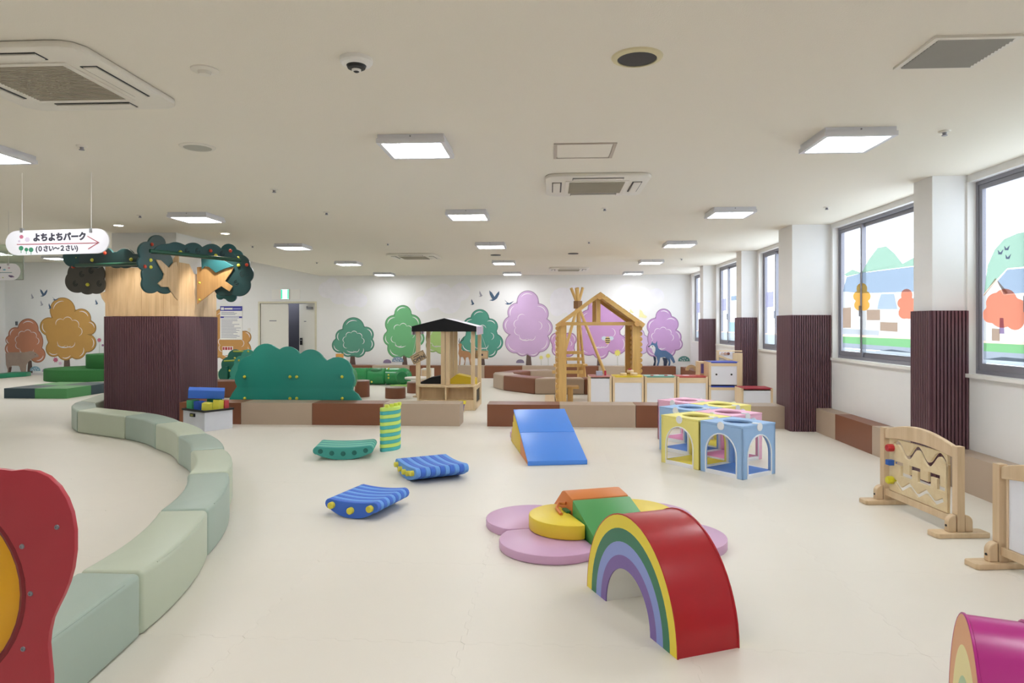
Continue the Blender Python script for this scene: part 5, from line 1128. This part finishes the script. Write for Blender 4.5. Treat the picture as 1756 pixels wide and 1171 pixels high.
cabinet(1050.5, 1104.5, zt, '#e6c93a', 'white cabinet with yellow top, beside the narrow one')
cabinet(1105.5, 1160, zt, '#6fa392', 'white cabinet with green top in the middle of the row')
cabinet(1161, 1214.5, zt, '#b5433f', 'white cabinet with red top left of the tall cabinet')
zt2 = at(1240, 621, CY).z; zm = at(1240, 662.5, CY).z
cabinet(1215.5, 1268, zm, '#3f4fb0', 'lower white cabinet under the blue topped one', rail=.045)
cabinet(1215.5, 1268, zt2, '#3f4fb0', 'upper cabinet with blue top and two finger holes', z0=zm+.008, rail=.05, holes=True)
p = at(1208, 640, CY+.3); t = thing('violet_box', 'narrow violet box unit left of the blue topped cabinet', 'cabinet', (p.x, CY+.3, zt))
xa, xb_ = at(1205, 640, CY+.45).x, at(1213.5, 640, CY+.45).x
part('body', bx(xa-.06, xb_-.03, CY+.41, CY+.75, 0, zt2-.02, .004), m_maple, t, True); part('door', bx(xa-.04, xb_-.05, CY+.40, CY+.41, zt+.03, zt2-.05), mat('violet_panel', '#5f5290', .5), t, True)
cabinet(1271, 1326, at(1300, 666, 11.3).z, '#a33340', 'low white cabinet with dark red top by the plum column', Y=11.3, rail=.02)
# play kitchen
KY = 12.35; a, c = at(1230, 601, KY), at(1274, 605, KY)
t = thing('play_kitchen', 'wooden toy kitchen with upright back behind the tall cabinet', 'toy kitchen', ((a.x+c.x)/2, KY, 0))
part('side_panel', bx(c.x-.17, c.x-.005, KY, KY+.04, 0, c.z), m_maple, t, True); part('side_panel', bx(a.x, a.x+.04, KY+.02, KY+.06, 0, a.z), m_maple, t, True)
part('back_board', bx(a.x+.04, c.x-.17, KY+.03, KY+.05, .75, a.z-.02), m_pan, t, True)
part('shelf', extr(B(), [(a.x+.04, KY+.0, a.z-.12), (c.x-.17, KY+.0, a.z-.21), (c.x-.17, KY+.0, a.z-.17), (a.x+.04, KY+.0, a.z-.08)], (0, .028, 0)), m_maple, t, True)
part('oven_front', bx(a.x+.04, c.x-.17, KY+.035, KY+.06, .0, .75), mat('oven_brown', '#9a6b3c', .5), t, True); part('top_rail', bx(a.x, c.x, KY+.04, KY+.10, a.z-.02, a.z), m_maple, t, True)
for i, cc in enumerate(('#d9c2b4', '#caa28c', '#7d4a3a')): part('dial', disc_y((a.x+.09+.055*i, KY+.029, a.z-.055), .025, .02), mat('dial_'+cc[1:], cc, .5), t, True)

# toys on the cabinets
def cyl(nm, px, z, r, h, c, lb, Y=CY+.12, cat='toy', n=18):
    p = at(px, 640, Y); return solo(nm, bev(lathe(B(), [(r, 0), (r, h)], (p.x, Y, z), n), .003, 1, 60), mat('toy_'+c[1:], c, .5), lb, cat)
zc_ = zt+.0065
p = at(1028, 640, CY+.12); solo('toy_tin', bx(p.x-.055, p.x+.05, CY+.09, CY+.19, zc_, zc_+.075, .01), mat('toy_paleblue', '#b9c2d6', .5), 'pale blue toy tin on the narrow cabinet', 'toy')
cyl('toy_bottle', 1038, zc_, .018, .085, '#b52f4a', 'small red toy bottle on the narrow cabinet')
p = at(1070, 640, CY+.14); 
for px, zz_, r, lb in ((1069, zc_, .062, 'left round wooden toy pot on the yellow top'), (1087, zc_, .066, 'right round wooden toy pot on the yellow top'), (1081, zc_+.047, .06, 'wooden toy pot stacked on the others')):
    Y = CY+.16 if zz_ == zc_ else CY+.20; q = at(px, 640, Y); t = thing('toy_pot', lb, 'toy', (q.x, Y, zz_), 0, 'toy pots')
    part('pot', bev(lathe(B(), [(r*.95, 0), (r, .04)], n=20), .004, 1, 60), m_maple, t); part('lid', lathe(B(), [(r*.9, .04), (r*.8, .046), (0, .046)], n=20), mat('pot_lid', '#e9ddc8', .5), t)
cyl('toy_bowl', 1080, zc_+.0945, .03, .02, '#b03038', 'red toy bowl on top of the stacked pot', CY+.2)
for i, (px, c, sx, lb) in enumerate(((1118, '#c23a3a', .05, 'red toy slice at the left of the green top'), (1126, '#e9e6ea', .07, 'white toy plate on the green top'), (1142, '#b53038', .05, 'red toy piece at the right of the green top'), (1148, '#e9e6ea', .07, 'white toy dish at the right of the green top'))):
    cyl('toy_food', px, zc_, sx*.6, .012, c, lb, CY+.1+.06*(i % 2))
cyl('toy_food', 1176, zc_, .06, .012, '#e6c8d0', 'pale pink toy plate on the red top cabinet', CY+.15); cyl('toy_food', 1196, zc_, .04, .014, '#d98a7a', 'salmon toy slice on the red top cabinet', CY+.2)

# ================================================================ GREEN CATERPILLAR TUNNEL
m_cat = mat('glossy_green_plastic', '#2f8f52', .25, .04, 4); m_cat2 = mat('deep_green_plastic', '#247545', .3, .04)
TYc = 16.2
t = thing('caterpillar_tunnel', 'glossy green plastic caterpillar crawl tunnel', 'play tunnel', (at(655, 660, TYc).x, TYc, 0))
xs_ = [at(px, 640, TYc).x for px in (600, 632, 662, 694)]
for i in range(3):
    x0, x1 = xs_[i], xs_[i+1]; r = .20
    prof = [(r*.86, 0), (r, .02), (r*.98, .1), (r, (x1-x0)*.5), (r*.98, x1-x0-.1), (r, x1-x0-.03), (r*.86, x1-x0)]
    part('body_segment', xf(lathe(B(), prof, n=30), Matrix.Translation((x0, TYc, .205)) @ Matrix.Rotation(PI/2, 4, 'Y')), m_cat, t, True)
    part('saddle', xf(ball((0, 0, 0), .16, 1.1, .7, .35, 18), Matrix.Translation(((x0+x1)/2, TYc-.06, .345))), m_cat2, t, True) if i == 1 else None
hx = at(692, 640, TYc-.15)
part('head', xf(lathe(B(), [(0, -.12), (.13, -.11), (.19, -.06), (.205, 0), (.19, .06), (.12, .12), (0, .13)], n=28), Matrix.Translation((hx.x, TYc-.17, .215)) @ Matrix.Rotation(PI/2, 4, 'X')), m_cat, t, True)
part('face_plate', xf(lathe(B(), [(.135, 0), (.13, .02), (0, .03)], n=28), Matrix.Translation((hx.x, TYc-.29, .205)) @ Matrix.Rotation(PI/2, 4, 'X')), m_cat2, t, True)
for i, (px, py) in enumerate(((666, 632), (666, 643), (666, 648), (637, 655))): q = at(px, py, TYc-.21); part('button', ball((q.x, TYc-.195, max(.05, q.z)), .022), m_knoby, t, True)
for px, py in ((664, 643), (664, 648)): pass
part('front_plate', prism([(hx.x+.26*math.cos(a), TYc-.42+.14*math.sin(a)) for a in [2*PI*i/24 for i in range(24)]], 0, .035, .008), mat('lime_plate', '#9cc46a', .4), t, True)
# frog ride peeking over the bush board
q = at(594, 620, 12.6); t = thing('frog_rider', 'green and cream frog ride on toy peeking out behind the bush board', 'toy', (q.x, 12.6, 0))
part('body', xf(ball((0, 0, 0), .16, .8, 1.2, 1.5, 18), Matrix.Translation((q.x-.02, 12.75, .242))), mat('frog_cream', '#dfe0cf', .5), t, True)
part('back', xf(ball((0, 0, 0), .17, .7, 1.2, 1.35, 18), Matrix.Translation((q.x+.02, 12.80, .42))), m_cat, t, True); e_ = at(592, 616, 12.6); part('eye', ball((e_.x, 12.56, e_.z), .035), mat('frog_eye_white', '#e8efe6', .4), t, True); part('pupil', ball((e_.x, 12.53, e_.z), .018), m_dark, t, True)
c_ = at(581, 609.5, 12.7); part('crest', bx(c_.x-.06, c_.x+.06, 12.7, 12.8, c_.z-.05, c_.z+.03, .02), mat('frog_orange', '#e0a24e', .5), t, True)
part('neck', tube(B(), [(c_.x, 12.75, c_.z-.05), (q.x-.02, 12.75, .5)], .05, 10), m_cat, t, True)
# low round table behind the stall
q = at(707, 652, 13.4); t = thing('low_table', 'low pale round table behind the stall left posts', 'table', (q.x+.1, 13.5, 0))
part('table_top', bev(lathe(B(), [(.27, .36), (.27, .395)], (0, 0, 0), 30), .006, 2, 60), mat('pale_laminate', '#e9e2d8', .4), t); part('pedestal', lathe(B(), [(.11, 0), (.11, .02), (.05, .04), (.05, .36)], n=18), m_maple, t)
t = thing('small_cupboard', 'small cream cupboard behind the stall left posts', 'cabinet', (at(723, 645, 14.2).x, 14.2, 0)); q = at(723, 645, 14.2)+Vector((.0,.35,0))
part('body', bx(q.x-.12, q.x+.12, 14.75, 15.05, 0, .48, .005), m_plastic, t, True); part('door', bx(q.x-.10, q.x+.10, 14.738, 14.75, .05, .45), m_maple, t, True)

# ================================================================ LEFT SIDE: STEPS AND PLATFORMS
m_turf = mat('turf_green', '#2d6b33', .9, .2, 60, bump=.3, bscale=300); 
def drum(cx, cy, r, z0, z1, lb):
    n = 48; return solo('round_step', bev(extr(B(), [(cx+r*math.cos(2*PI*i/n), cy+r*math.sin(2*PI*i/n), z0) for i in range(n)], (0, 0, z1-z0)), .015, 2, 50), m_turf, lb, 'soft play', 'round green steps')
drum(-12.1, 17.52, 1.14, 0, .30, 'wide lower round green step left of the pillar'); drum(-11.55, 17.75, .80, .301, .66, 'smaller upper round green step on the lower one')
m_navy, m_leafg = vinyl('navy_green_vinyl', '#27404a'), vinyl('leaf_green_vinyl', '#4f9458')
for x0, x1, y0, y1, m, lb in ((-10.70, -10.07, 12.80, 13.52, m_navy, 'dark blue green platform cushion at the left front'), (-10.07, -9.42, 12.80, 13.52, m_leafg, 'leaf green platform cushion at the right front'), (-10.70, -10.07, 13.52, 14.3, m_leafg, 'leaf green platform cushion at the left back'), (-10.07, -9.42, 13.52, 14.3, m_navy, 'dark blue green platform cushion at the right back')):
    solo('platform_cushion', bx(x0+.003, x1-.003, y0+.003, y1-.003, 0, .195, .012, 2), m, lb, 'soft play', 'low platform cushions')
q0, q1 = gp(45, 645.5), gp(-20, 652)
solo('green_mat', bev(extr(B(), [(q0.x, q0.y, 0), (q0.x-.1, q0.y+.3, 0), (q1.x-.6, q0.y+.3, 0), (q1.x-.4, q1.y, 0)], (0, 0, .11)), .012, 2), vinyl('jade_vinyl', '#2f8f6a'), 'flat jade green mat under the bear mural', 'soft play')
# teal painted board on the left wall corner
t = thing('mural_board', 'tall teal sea picture board at the far left edge', 'board', (LEFT+.02, 18.2, 0))
part('board', bev(extr(B(), [(LEFT+.003, y, z) for y, z in [(17.2, 0), (18.45, 0), (18.45, 1.9)]+[(18.45-.62+.62*math.cos(a), 1.9+.22*math.sin(a)) for a in [PI*i/10 for i in range(1, 10)]]+[(17.2, 1.9)]], (.03, 0, 0)), .004, 1), mat('sea_teal', '#2a5c66', .5, .3, 2), t, True)
